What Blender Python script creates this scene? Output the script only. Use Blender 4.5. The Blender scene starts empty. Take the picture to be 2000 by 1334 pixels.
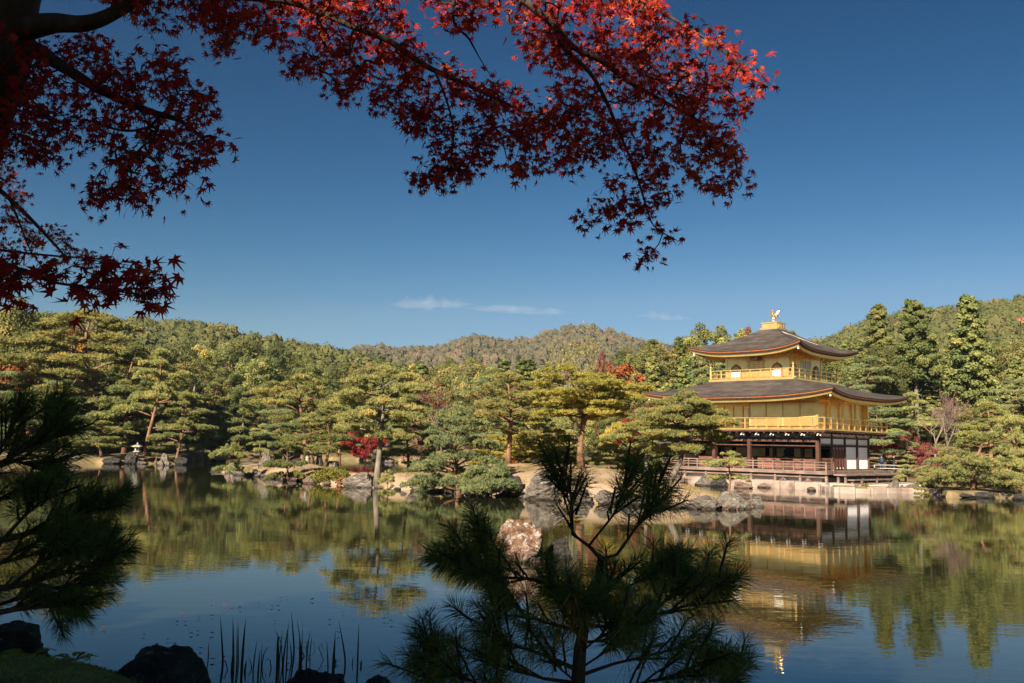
import bpy, math, random
import numpy as np
from mathutils import Vector, Matrix, noise as mnoise

R = math.radians
SC = bpy.context.scene
COL = SC.collection

# ---------------------------------------------------------------- camera
F_PX, EYE = 1800.0, 2.7
ROLL = math.atan(.0217)
PITCH = math.atan((869 - 667) * math.cos(ROLL) / F_PX)
C_F = np.array([0, math.cos(PITCH), math.sin(PITCH)])
_r0 = np.array([1., 0, 0]); _u0 = np.array([0, -math.sin(PITCH), math.cos(PITCH)])
C_R = math.cos(ROLL) * _r0 + math.sin(ROLL) * _u0
C_U = math.cos(ROLL) * _u0 - math.sin(ROLL) * _r0
cam = bpy.data.cameras.new('camera'); cam.sensor_width = 36; cam.lens = 36 * F_PX / 2000
cam.clip_start = .05; cam.clip_end = 9000
camo = bpy.data.objects.new('camera', cam); COL.objects.link(camo)
camo.matrix_world = Matrix(((C_R[0], C_U[0], -C_F[0], 0), (C_R[1], C_U[1], -C_F[1], 0), (C_R[2], C_U[2], -C_F[2], EYE), (0, 0, 0, 1)))
SC.camera = camo

# ---------------------------------------------------------------- light
SUN_AZ, SUN_EL = 27.0, 29.5            # degrees from straight behind the camera towards its left, and above the horizon
to_sun = Vector((-math.sin(R(SUN_AZ)) * math.cos(R(SUN_EL)), -math.cos(R(SUN_AZ)) * math.cos(R(SUN_EL)), math.sin(R(SUN_EL))))
sun = bpy.data.lights.new('sun', 'SUN'); sun.energy = 5.0; sun.angle = R(.53); sun.color = (1, .87, .68)
suno = bpy.data.objects.new('sun', sun); COL.objects.link(suno)
suno.rotation_euler = (-to_sun).to_track_quat('-Z', 'Y').to_euler()
W = bpy.data.worlds.new('World'); SC.world = W; W.use_nodes = True
wn = W.node_tree.nodes; wl = W.node_tree.links
bg = wn['Background']; bg.inputs[1].default_value = .08
sky = wn.new('ShaderNodeTexSky'); sky.sky_type = 'NISHITA'; sky.sun_disc = False
sky.sun_elevation = R(SUN_EL); sky.sun_rotation = math.atan2(to_sun.x, to_sun.y) % (2 * math.pi)
sky.altitude = 300; sky.air_density = 1.0; sky.dust_density = .35; sky.ozone_density = 2.5
# a clear, dry autumn sky, deeper and bluer towards the zenith as through a polarising filter
mn_ = wn.new('ShaderNodeVectorMath'); mn_.operation = 'MINIMUM'; mn_.inputs[1].default_value = (3.6, 5.6, 8.0); wl.new(sky.outputs[0], mn_.inputs[0])
se_ = wn.new('ShaderNodeSeparateColor'); co_ = wn.new('ShaderNodeCombineColor'); wl.new(mn_.outputs[0], se_.inputs[0])
# the bright part of the sky, round the sun behind the camera, stays as it is
ov_ = wn.new('ShaderNodeVectorMath'); ov_.operation = 'SUBTRACT'; wl.new(sky.outputs[0], ov_.inputs[0]); wl.new(mn_.outputs[0], ov_.inputs[1])
os_ = wn.new('ShaderNodeVectorMath'); os_.operation = 'SCALE'; os_.inputs['Scale'].default_value = .075 * 4.27; wl.new(ov_.outputs[0], os_.inputs[0])
sm_ = wn.new('ShaderNodeVectorMath'); sm_.operation = 'ADD'; wl.new(os_.outputs[0], sm_.inputs[0])
for k_, (p_, m_) in enumerate(((2.9, .0049), (1.85, .0161), (1.7, .0182))):
    pw = wn.new('ShaderNodeMath'); pw.operation = 'POWER'; pw.inputs[1].default_value = p_; wl.new(se_.outputs[k_], pw.inputs[0])
    mu_ = wn.new('ShaderNodeMath'); mu_.operation = 'MULTIPLY'; mu_.inputs[1].default_value = m_ * 4.27; wl.new(pw.outputs[0], mu_.inputs[0]); wl.new(mu_.outputs[0], co_.inputs[k_])
wl.new(co_.outputs[0], sm_.inputs[1]); wl.new(sm_.outputs[0], bg.inputs[0])
SC.view_settings.view_transform = 'Standard'; SC.view_settings.look = 'None'
SC.view_settings.exposure = 1.55; SC.view_settings.gamma = 1.0
SC.cycles.max_bounces = 7; SC.cycles.diffuse_bounces = 4; SC.cycles.glossy_bounces = 4
SC.cycles.transparent_max_bounces = 24; SC.cycles.volume_bounces = 0
SC.cycles.caustics_reflective = False; SC.cycles.caustics_refractive = False
SC.cycles.use_denoising = True

# ---------------------------------------------------------------- sight lines of the photograph (2000 x 1334 px)
def ray(x, y):
    return C_F + (x - 1000) / F_PX * C_R - (y - 667) / F_PX * C_U
def at_y(x, y, Y):
    d = ray(x, y); return np.array([0, 0, EYE]) + d * (Y / d[1])
def at_z(x, y, z):
    d = ray(x, y); return np.array([0, 0, EYE]) + d * ((z - EYE) / d[2])
def hor(x): return 869 + .0217 * (x - 1000)
def sx(x, y=890):                     # sideways slope X/Y of a pixel column near the horizon
    d = ray(x, y); return d[0] / d[1]

# ---------------------------------------------------------------- objects
def tag(o, label=None, cat=None, group=None, kind=None):
    if label: o['label'] = label
    if cat: o['category'] = cat
    if group: o['group'] = group
    if kind: o['kind'] = kind
    return o
def empty(name, loc=(0, 0, 0), rz=0, label=None, cat=None, group=None):
    o = bpy.data.objects.new(name, None); COL.objects.link(o)
    o.location = loc; o.rotation_euler = (0, 0, rz); o.empty_display_size = .2
    return tag(o, label, cat, group)
def link(name, me, parent=None):
    o = bpy.data.objects.new(name, me); COL.objects.link(o)
    if parent: o.parent = parent
    return o
def np_mesh(name, V, Fq, mat, tint=None, smooth=False):
    """mesh of equal sized faces from arrays; tint: one value per vertex"""
    V = np.ascontiguousarray(V, np.float32); Fq = np.ascontiguousarray(Fq, np.int32)
    me = bpy.data.meshes.new(name); n = Fq.shape[1]
    me.vertices.add(len(V)); me.vertices.foreach_set('co', V.ravel())
    me.loops.add(Fq.size); me.loops.foreach_set('vertex_index', Fq.ravel())
    me.polygons.add(len(Fq)); me.polygons.foreach_set('loop_start', np.arange(0, Fq.size, n, dtype=np.int32))
    me.polygons.foreach_set('use_smooth', np.full(len(Fq), smooth))
    me.update(calc_edges=True)
    if tint is not None:
        a = me.attributes.new('tint', 'FLOAT', 'POINT'); a.data.foreach_set('value', np.ascontiguousarray(tint, np.float32))
    for m in (mat if isinstance(mat, (list, tuple)) else [mat]): me.materials.append(m)
    return me

class MB:
    """collects boxes, prisms, lathes and tubes as one mesh"""
    def __init__(s, z0=0): s.v = []; s.f = []; s.sm = []; s.z0 = z0
    def add(s, vs, fs, smooth=False):
        b = len(s.v); s.v += [tuple(map(float, p)) for p in vs]
        s.f += [tuple(b + i for i in f) for f in fs]; s.sm += [smooth] * len(fs)
    def box(s, x0, x1, y0, y1, z0, z1):
        s.add([(x0, y0, z0), (x1, y0, z0), (x1, y1, z0), (x0, y1, z0), (x0, y0, z1), (x1, y0, z1), (x1, y1, z1), (x0, y1, z1)],
              [(0, 3, 2, 1), (4, 5, 6, 7), (0, 1, 5, 4), (1, 2, 6, 5), (2, 3, 7, 6), (3, 0, 4, 7)])
    def beam(s, a, b, w, h):
        a = Vector(a); b = Vector(b); d = (b - a).normalized()
        side = d.cross(Vector((0, 0, 1)));
        if side.length < 1e-4: side = Vector((1, 0, 0))
        side.normalize(); up = side.cross(d)
        p = []
        for q in (a, b):
            for i, j in ((-1, -1), (1, -1), (1, 1), (-1, 1)): p.append(q + side * (i * w / 2) + up * (j * h / 2))
        s.add(p, [(0, 1, 2, 3), (7, 6, 5, 4), (0, 4, 5, 1), (1, 5, 6, 2), (2, 6, 7, 3), (3, 7, 4, 0)])
    def tube(s, pts, rads, n=7, cap=True):
        pts = [Vector(p) for p in pts]; m = len(pts)
        if not hasattr(rads, '__len__'): rads = [rads] * m
        vs = []; ref = Vector((.31, .17, .93))
        for i, p in enumerate(pts):
            d = (pts[min(i + 1, m - 1)] - pts[max(i - 1, 0)])
            d = d.normalized() if d.length > 1e-9 else Vector((0, 0, 1))
            a = d.cross(ref)
            if a.length < 1e-3: a = d.cross(Vector((1, 0, 0)))
            a.normalize(); b = d.cross(a)
            for k in range(n):
                t = 2 * math.pi * k / n; vs.append(p + (a * math.cos(t) + b * math.sin(t)) * rads[i])
        fs = [(i * n + k, i * n + (k + 1) % n, (i + 1) * n + (k + 1) % n, (i + 1) * n + k) for i in range(m - 1) for k in range(n)]
        if cap: fs += [tuple(range(n))[::-1], tuple(range((m - 1) * n, m * n))]
        s.add(vs, fs, True)
    def lathe(s, prof, c=(0, 0), n=16, sq=False):
        vs = []; ph = math.pi / n if sq else 0; k = 1 / math.cos(math.pi / n) if sq else 1
        for r, z in prof:
            for i in range(n):
                t = 2 * math.pi * i / n + ph; vs.append((c[0] + r * k * math.cos(t), c[1] + r * k * math.sin(t), z))
        m = len(prof)
        fs = [(i * n + k2, i * n + (k2 + 1) % n, (i + 1) * n + (k2 + 1) % n, (i + 1) * n + k2) for i in range(m - 1) for k2 in range(n)]
        fs += [tuple(range(n))[::-1], tuple(range((m - 1) * n, m * n))]
        s.add(vs, fs, False)
    def poly(s, outline, y0, y1, axis='y'):
        """prism of an (a, z) outline between two depths"""
        n = len(outline)
        if axis == 'y': vs = [(a, y0, z) for a, z in outline] + [(a, y1, z) for a, z in outline]
        else: vs = [(y0, a, z) for a, z in outline] + [(y1, a, z) for a, z in outline]
        s.add(vs, [tuple(range(n)), tuple(range(2 * n - 1, n - 1, -1))] + [(i, i + n, (i + 1) % n + n, (i + 1) % n) for i in range(n)])
    def mesh(s, name, mat):
        me = bpy.data.meshes.new(name)
        me.from_pydata([(x, y, z - s.z0) for x, y, z in s.v], [], s.f)
        me.polygons.foreach_set('use_smooth', s.sm)
        for m in (mat if isinstance(mat, (list, tuple)) else [mat]): me.materials.append(m)
        me.update(); return me
    def build(s, name, mat, parent=None, bevel=0):
        o = link(name, s.mesh(name, mat), parent)
        if bevel:
            b = o.modifiers.new('bevel', 'BEVEL'); b.width = bevel; b.segments = 1; b.limit_method = 'ANGLE'
        return o

# ---------------------------------------------------------------- materials
def nodes(name):
    m = bpy.data.materials.new(name); m.use_nodes = True
    t = m.node_tree; return m, t.nodes, t.links, t.nodes['Principled BSDF']
def ramp(ns, stops):
    r = ns.new('ShaderNodeValToRGB'); e = r.color_ramp.elements
    while len(e) < len(stops): e.new(.5)
    for k, (p, c) in enumerate(stops): e[k].position = p; e[k].color = (*c, 1)
    return r
def noise_tex(ns, ls, scale, detail=4, rough=.55, coord='Object', vec=None, stretch=None):
    n = ns.new('ShaderNodeTexNoise'); n.inputs['Scale'].default_value = scale
    n.inputs['Detail'].default_value = detail; n.inputs['Roughness'].default_value = rough
    tc = ns.new('ShaderNodeTexCoord'); src = tc.outputs[coord]
    if stretch:
        mp = ns.new('ShaderNodeMapping'); mp.inputs['Scale'].default_value = stretch; ls.new(src, mp.inputs[0]); src = mp.outputs[0]
    ls.new(src, n.inputs['Vector']); return n
def surf(name, stops, scale=4, rough=.8, bump=0, bscale=None, metal=0, detail=5, stretch=None, dist=.02, spec=.3, coord='Object', rand=0):
    """noise coloured surface with bump"""
    m, ns, ls, b = nodes(name)
    n = noise_tex(ns, ls, scale, detail, stretch=stretch, coord=coord)
    r = ramp(ns, stops); ls.new(n.outputs[0], r.inputs[0]); out = r.outputs[0]
    if rand:
        oi = ns.new('ShaderNodeObjectInfo'); mr = ns.new('ShaderNodeMapRange'); mr.inputs[3].default_value = 1 - rand; mr.inputs[4].default_value = 1 + rand
        ls.new(oi.outputs['Random'], mr.inputs[0]); hs = ns.new('ShaderNodeHueSaturation'); ls.new(out, hs.inputs['Color']); ls.new(mr.outputs[0], hs.inputs['Value']); out = hs.outputs[0]
    ls.new(out, b.inputs['Base Color'])
    b.inputs['Roughness'].default_value = rough; b.inputs['Metallic'].default_value = metal
    b.inputs['Specular IOR Level'].default_value = spec
    if bump:
        n2 = noise_tex(ns, ls, bscale or scale * 3, 6, .6, stretch=stretch, coord=coord)
        bp = ns.new('ShaderNodeBump'); bp.inputs['Strength'].default_value = bump; bp.inputs['Distance'].default_value = dist
        ls.new(n2.outputs[0], bp.inputs['Height']); ls.new(bp.outputs[0], b.inputs['Normal'])
    return m
def leafmat(name, stops, trans=.25, rand=.18, hue=.02, gloss=0):
    """leaves: colour follows each leaf's own tint, each tree a little different; light also shines through"""
    m, ns, ls, b = nodes(name); ns.remove(b); out = ns['Material Output']
    at = ns.new('ShaderNodeAttribute'); at.attribute_name = 'tint'
    r = ramp(ns, stops); ls.new(at.outputs['Fac'], r.inputs[0])
    oi = ns.new('ShaderNodeObjectInfo')
    hs = ns.new('ShaderNodeHueSaturation')
    mv = ns.new('ShaderNodeMapRange'); mv.inputs[3].default_value = 1 - rand; mv.inputs[4].default_value = 1 + rand
    ls.new(oi.outputs['Random'], mv.inputs[0]); ls.new(mv.outputs[0], hs.inputs['Value'])
    fr = ns.new('ShaderNodeMath'); fr.operation = 'FRACT'; mu = ns.new('ShaderNodeMath'); mu.operation = 'MULTIPLY'; mu.inputs[1].default_value = 17.3
    ls.new(oi.outputs['Random'], mu.inputs[0]); ls.new(mu.outputs[0], fr.inputs[0])
    mh = ns.new('ShaderNodeMapRange'); mh.inputs[3].default_value = .5 - hue; mh.inputs[4].default_value = .5 + hue
    ls.new(fr.outputs[0], mh.inputs[0]); ls.new(mh.outputs[0], hs.inputs['Hue'])
    ls.new(r.outputs[0], hs.inputs['Color'])
    d = ns.new('ShaderNodeBsdfDiffuse'); t = ns.new('ShaderNodeBsdfTranslucent'); mx = ns.new('ShaderNodeMixShader')
    mx.inputs[0].default_value = trans
    ls.new(hs.outputs[0], d.inputs[0]); ls.new(hs.outputs[0], t.inputs[0]); ls.new(d.outputs[0], mx.inputs[1]); ls.new(t.outputs[0], mx.inputs[2])
    last = mx.outputs[0]
    if gloss:
        g = ns.new('ShaderNodeBsdfGlossy'); g.inputs['Roughness'].default_value = .45; m2 = ns.new('ShaderNodeMixShader'); m2.inputs[0].default_value = gloss
        ls.new(last, m2.inputs[1]); ls.new(g.outputs[0], m2.inputs[2]); last = m2.outputs[0]
    ls.new(last, out.inputs[0]); return m

M = {}
M['pine'] = leafmat('pine_needles', [(0, (.115, .145, .058)), (.45, (.275, .295, .108)), (.8, (.42, .385, .135)), (1, (.58, .41, .13))], .44, .26, .022)
M['pine_grey'] = leafmat('grey_green_pine_needles', [(0, (.095, .130, .062)), (.45, (.23, .275, .128)), (.8, (.36, .365, .16)), (1, (.52, .38, .13))], .44, .12, .012)
M['pine_olive'] = leafmat('olive_pine_needles', [(0, (.115, .125, .045)), (.45, (.275, .28, .098)), (.75, (.42, .37, .12)), (1, (.62, .38, .10))], .44, .12, .014)
M['pine_yellow'] = leafmat('yellowing_pine_needles', [(0, (0.218, 0.218, 0.052)), (.5, (0.414, 0.356, 0.086)), (1, (0.575, 0.414, 0.092))], 0.42, .15, .012)
M['broad'] = leafmat('evergreen_leaves', [(0, (.070, .088, .034)), (.5, (.185, .192, .068)), (.85, (.32, .29, .095)), (1, (.45, .33, .10))], .38, .38, .026)
M['autumn'] = leafmat('autumn_leaves', [(0, (0.142, 0.057, 0.019)), (.5, (0.285, 0.114, 0.033)), (1, (0.342, 0.209, 0.057))], .3, .2, .02)
M['red'] = leafmat('red_leaves', [(0, (.20, .03, .026)), (.5, (.37, .06, .048)), (1, (.44, .14, .085))], .4, .15, .012)
M['pinkish'] = leafmat('fading_red_leaves', [(0, (0.170, 0.051, 0.043)), (.5, (0.272, 0.085, 0.064)), (1, (0.255, 0.145, 0.093))], .3, .15, .012)
M['cedar'] = leafmat('conifer_sprays', [(0, (.078, .104, .040)), (.5, (.18, .20, .068)), (.9, (.30, .27, .09)), (1, (.38, .29, .10))], .35, .24, .018)
M['hillwood'] = leafmat('hill_canopy_leaves', [(0, (.055, .066, .028)), (.45, (.115, .118, .046)), (.70, (.175, .150, .060)), (.82, (.23, .155, .07)), (.92, (.29, .145, .08)), (1, (.28, .11, .08))], .25, 0, 0)
M['farwood'] = leafmat('distant_canopy_leaves', [(0, (.070, .072, .042)), (.5, (.125, .112, .068)), (.8, (.17, .125, .08)), (1, (.21, .12, .085))], .25, 0, 0)  # browns muted greyer, some distance haze put into the colour
M['maple'] = leafmat('maple_leaves', [(0, (.20, .012, .014)), (.45, (.40, .026, .020)), (.75, (.52, .075, .028)), (1, (.58, .22, .05))], .48, 0, 0, .012)
M['blackpine'] = leafmat('black_pine_needles', [(0, (.050, .090, .028)), (.6, (.115, .165, .048)), (.9, (.18, .20, .055)), (1, (.46, .30, .08))], .18, .1, .0)
M['shrub'] = leafmat('shrub_leaves', [(0, (0.081, 0.090, 0.018)), (.6, (0.180, 0.171, 0.036)), (1, (0.270, 0.198, 0.054))], .25, .15, .01)
M['rusty'] = leafmat('rusty_shrub_leaves', [(0, (0.170, 0.060, 0.025)), (.5, (0.255, 0.102, 0.043)), (1, (0.187, 0.145, 0.043))], .25, .1, .01)
M['reed'] = leafmat('reed_blades', [(0, (.03, .045, .015)), (.6, (.06, .08, .02)), (1, (.16, .12, .05))], .2, .1, .0)
M['drygrass'] = leafmat('dry_grass', [(0, (.10, .11, .03)), (.5, (.22, .17, .06)), (1, (.34, .22, .10))], .25, 0, 0)
M['moss'] = leafmat('moss_tips', [(0, (.12, .15, .025)), (.6, (.27, .30, .05)), (1, (.38, .34, .07))], .2, 0, 0)
M['bark'] = surf('pine_bark', [(.3, (0.077, 0.041, 0.025)), (.55, (0.180, 0.095, 0.056)), (.75, (0.270, 0.153, 0.099))], 3, .9, .6, 12, stretch=(1, 1, .35), dist=.05, rand=.2)
M['bark_grey'] = surf('grey_bark', [(.3, (0.085, 0.072, 0.060)), (.6, (0.204, 0.170, 0.140)), (.8, (0.306, 0.264, 0.221))], 4, .9, .6, 12, stretch=(1, 1, .3), dist=.05, rand=.2)
M['bark_pale'] = surf('pale_bark', [(.3, (0.208, 0.184, 0.160)), (.7, (0.384, 0.352, 0.312))], 4, .9, .4, 12, stretch=(1, 1, .3), rand=.15)
M['bark_dark'] = surf('dark_bark', [(.3, (.018, .014, .012)), (.6, (.050, .038, .032)), (.8, (.10, .085, .07))], 9, .9, .7, 30, stretch=(1, 1, .4), dist=.02)
M['twig'] = surf('bare_twigs', [(.3, (.12, .088, .072)), (.7, (.23, .175, .145))], 4, .9, rand=.2)

def rock_mat(name, cols, lichen, lich_amt, moss=0):
    m, ns, ls, b = nodes(name)
    n = noise_tex(ns, ls, 1.7, 8, .65); r = ramp(ns, cols); ls.new(n.outputs[0], r.inputs[0])
    n2 = noise_tex(ns, ls, 6.5, 6, .7); r2 = ramp(ns, [(lich_amt, (0, 0, 0)), (lich_amt + .1, (1, 1, 1))]); ls.new(n2.outputs[0], r2.inputs[0])
    mx = ns.new('ShaderNodeMix'); mx.data_type = 'RGBA'; ls.new(r2.outputs[0], mx.inputs['Factor']); ls.new(r.outputs[0], mx.inputs['A']); mx.inputs['B'].default_value = (*lichen, 1)
    v = ns.new('ShaderNodeTexVoronoi'); v.feature = 'DISTANCE_TO_EDGE'; v.inputs['Scale'].default_value = 1.6
    tc = ns.new('ShaderNodeTexCoord'); n3 = noise_tex(ns, ls, 2.2, 5, .6); ad = ns.new('ShaderNodeVectorMath'); ad.operation = 'ADD'
    ls.new(tc.outputs['Object'], ad.inputs[0]); ls.new(n3.outputs[1], ad.inputs[1]); ls.new(ad.outputs[0], v.inputs['Vector'])
    r3 = ramp(ns, [(0, (.35, .33, .31)), (.06, (1, 1, 1))]); ls.new(v.outputs['Distance'], r3.inputs[0])
    mm = ns.new('ShaderNodeMix'); mm.data_type = 'RGBA'; mm.blend_type = 'MULTIPLY'; mm.inputs['Factor'].default_value = .7
    ls.new(mx.outputs['Result'], mm.inputs['A']); ls.new(r3.outputs[0], mm.inputs['B'])
    oi = ns.new('ShaderNodeObjectInfo'); mr = ns.new('ShaderNodeMapRange'); mr.inputs[3].default_value = .78; mr.inputs[4].default_value = 1.2
    hs = ns.new('ShaderNodeHueSaturation'); ls.new(oi.outputs['Random'], mr.inputs[0]); ls.new(mr.outputs[0], hs.inputs['Value']); ls.new(mm.outputs['Result'], hs.inputs['Color'])
    # the wet, stained strip along the water
    ge = ns.new('ShaderNodeNewGeometry'); sp = ns.new('ShaderNodeSeparateXYZ'); ls.new(ge.outputs['Position'], sp.inputs[0])
    wr = ns.new('ShaderNodeMapRange'); wr.inputs[1].default_value = .06; wr.inputs[2].default_value = .16; wr.inputs[3].default_value = .35; wr.inputs[4].default_value = 1
    ls.new(sp.outputs['Z'], wr.inputs[0]); mw = ns.new('ShaderNodeMix'); mw.data_type = 'RGBA'; mw.blend_type = 'MULTIPLY'; mw.inputs['Factor'].default_value = 1
    ls.new(hs.outputs[0], mw.inputs['A']); ls.new(wr.outputs[0], mw.inputs['B'])
    ls.new(mw.outputs['Result'], b.inputs['Base Color']); b.inputs['Roughness'].default_value = .9; b.inputs['Specular IOR Level'].default_value = .2
    n4 = noise_tex(ns, ls, 5, 9, .7); bp = ns.new('ShaderNodeBump'); bp.inputs['Strength'].default_value = 1.0; bp.inputs['Distance'].default_value = .22
    ls.new(n4.outputs[0], bp.inputs['Height']); ls.new(bp.outputs[0], b.inputs['Normal'])
    return m
M['rock'] = rock_mat('lichen_rock', [(.3, (0.070, 0.058, 0.048)), (.5, (0.179, 0.152, 0.129)), (.72, (0.281, 0.242, 0.207))], (0.359, 0.328, 0.289), .57)
M['rock_pink'] = rock_mat('pinkish_rock', [(.3, (0.125, 0.082, 0.069)), (.5, (0.250, 0.168, 0.136)), (.72, (0.320, 0.234, 0.195))], (0.343, 0.296, 0.257), .6)
M['rock_dark'] = rock_mat('dark_or_shaded_rock', [(.3, (0.027, 0.025, 0.023)), (.55, (0.066, 0.061, 0.055)), (.75, (0.133, 0.125, 0.113))], (0.250, 0.242, 0.226), .64)  # dark stones; on rocks in shadow the shade is put into this colour
M['rock_brown'] = rock_mat('brown_topped_rock', [(.3, (0.133, 0.070, 0.043)), (.5, (0.234, 0.133, 0.086)), (.7, (0.328, 0.257, 0.211))], (0.484, 0.452, 0.413), .53)
M['rock_near'] = rock_mat('mossy_boulder', [(.3, (.03, .03, .024)), (.55, (.09, .088, .065)), (.75, (.17, .165, .095))], (.32, .30, .22), .58)
M['sand'] = surf('sandy_soil', [(.30, (0.101, 0.082, 0.033)), (.42, (0.187, 0.136, 0.066)), (.52, (0.289, 0.207, 0.136)), (.72, (0.359, 0.261, 0.183))], .42, .95, .5, 9, dist=.04, coord='Object', detail=9)
M['soil'] = surf('forest_floor', [(.3, (.055, .042, .022)), (.5, (.13, .10, .045)), (.68, (.27, .19, .10))], .35, .95, .5, 5, dist=.06, coord='Object', detail=8)
M['bankmoss'] = surf('mossy_bank', [(.3, (.06, .06, .018)), (.5, (.13, .135, .032)), (.7, (.23, .21, .055))], 2.2, .95, .8, 18, dist=.05, coord='Object', detail=8)
M['stone_warm'] = surf('pinkish_stone', [(.3, (.12, .09, .072)), (.45, (.27, .20, .165)), (.6, (.36, .29, .245)), (.75, (.46, .40, .345))], .75, .9, .7, 9, dist=.06, detail=8)
M['stone'] = surf('lantern_stone', [(.3, (0.172, 0.156, 0.133)), (.55, (0.312, 0.289, 0.250)), (.75, (0.406, 0.374, 0.328))], 7, .9, .5, 25, dist=.02)
# ================================================================ plant builders
def unit(a): return a / np.maximum(np.linalg.norm(a, axis=-1, keepdims=True), 1e-9)
def blades(c, t, L, Wd, rng, mid=.45, bend=0, nrm=None):
    """one thin four-cornered leaf from each c along t"""
    b = unit(np.cross(t, rng.normal(size=t.shape))) if nrm is None else unit(np.cross(t, nrm))
    L = np.broadcast_to(np.asarray(L, float).reshape(-1, 1), (len(c), 1)); Wd = np.broadcast_to(np.asarray(Wd, float).reshape(-1, 1), (len(c), 1))
    dr = np.array([0, 0, -1.]) * bend * L
    V = np.stack([c, c + t * mid * L + b * Wd, c + t * L + dr, c + t * mid * L - b * Wd], 1).reshape(-1, 3)
    return V
def quadfaces(n): return np.arange(4 * n).reshape(-1, 4)
def tufts(c, d, k, L, Wd, spread, rng, tint, nrm=None):
    n = len(c)
    t = unit(d[:, None, :] + spread * rng.normal(size=(n, k, 3))).reshape(-1, 3)
    cc = np.repeat(c, k, 0)
    l = L * rng.uniform(.7, 1.15, n * k)
    V = blades(cc, t, l, Wd, rng, .45, 0, None if nrm is None else unit(np.repeat(nrm, k, 0) + .35 * rng.normal(size=(n * k, 3))))
    return V, np.repeat(np.repeat(tint, k) + rng.normal(0, .05, n * k), 4)

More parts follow.
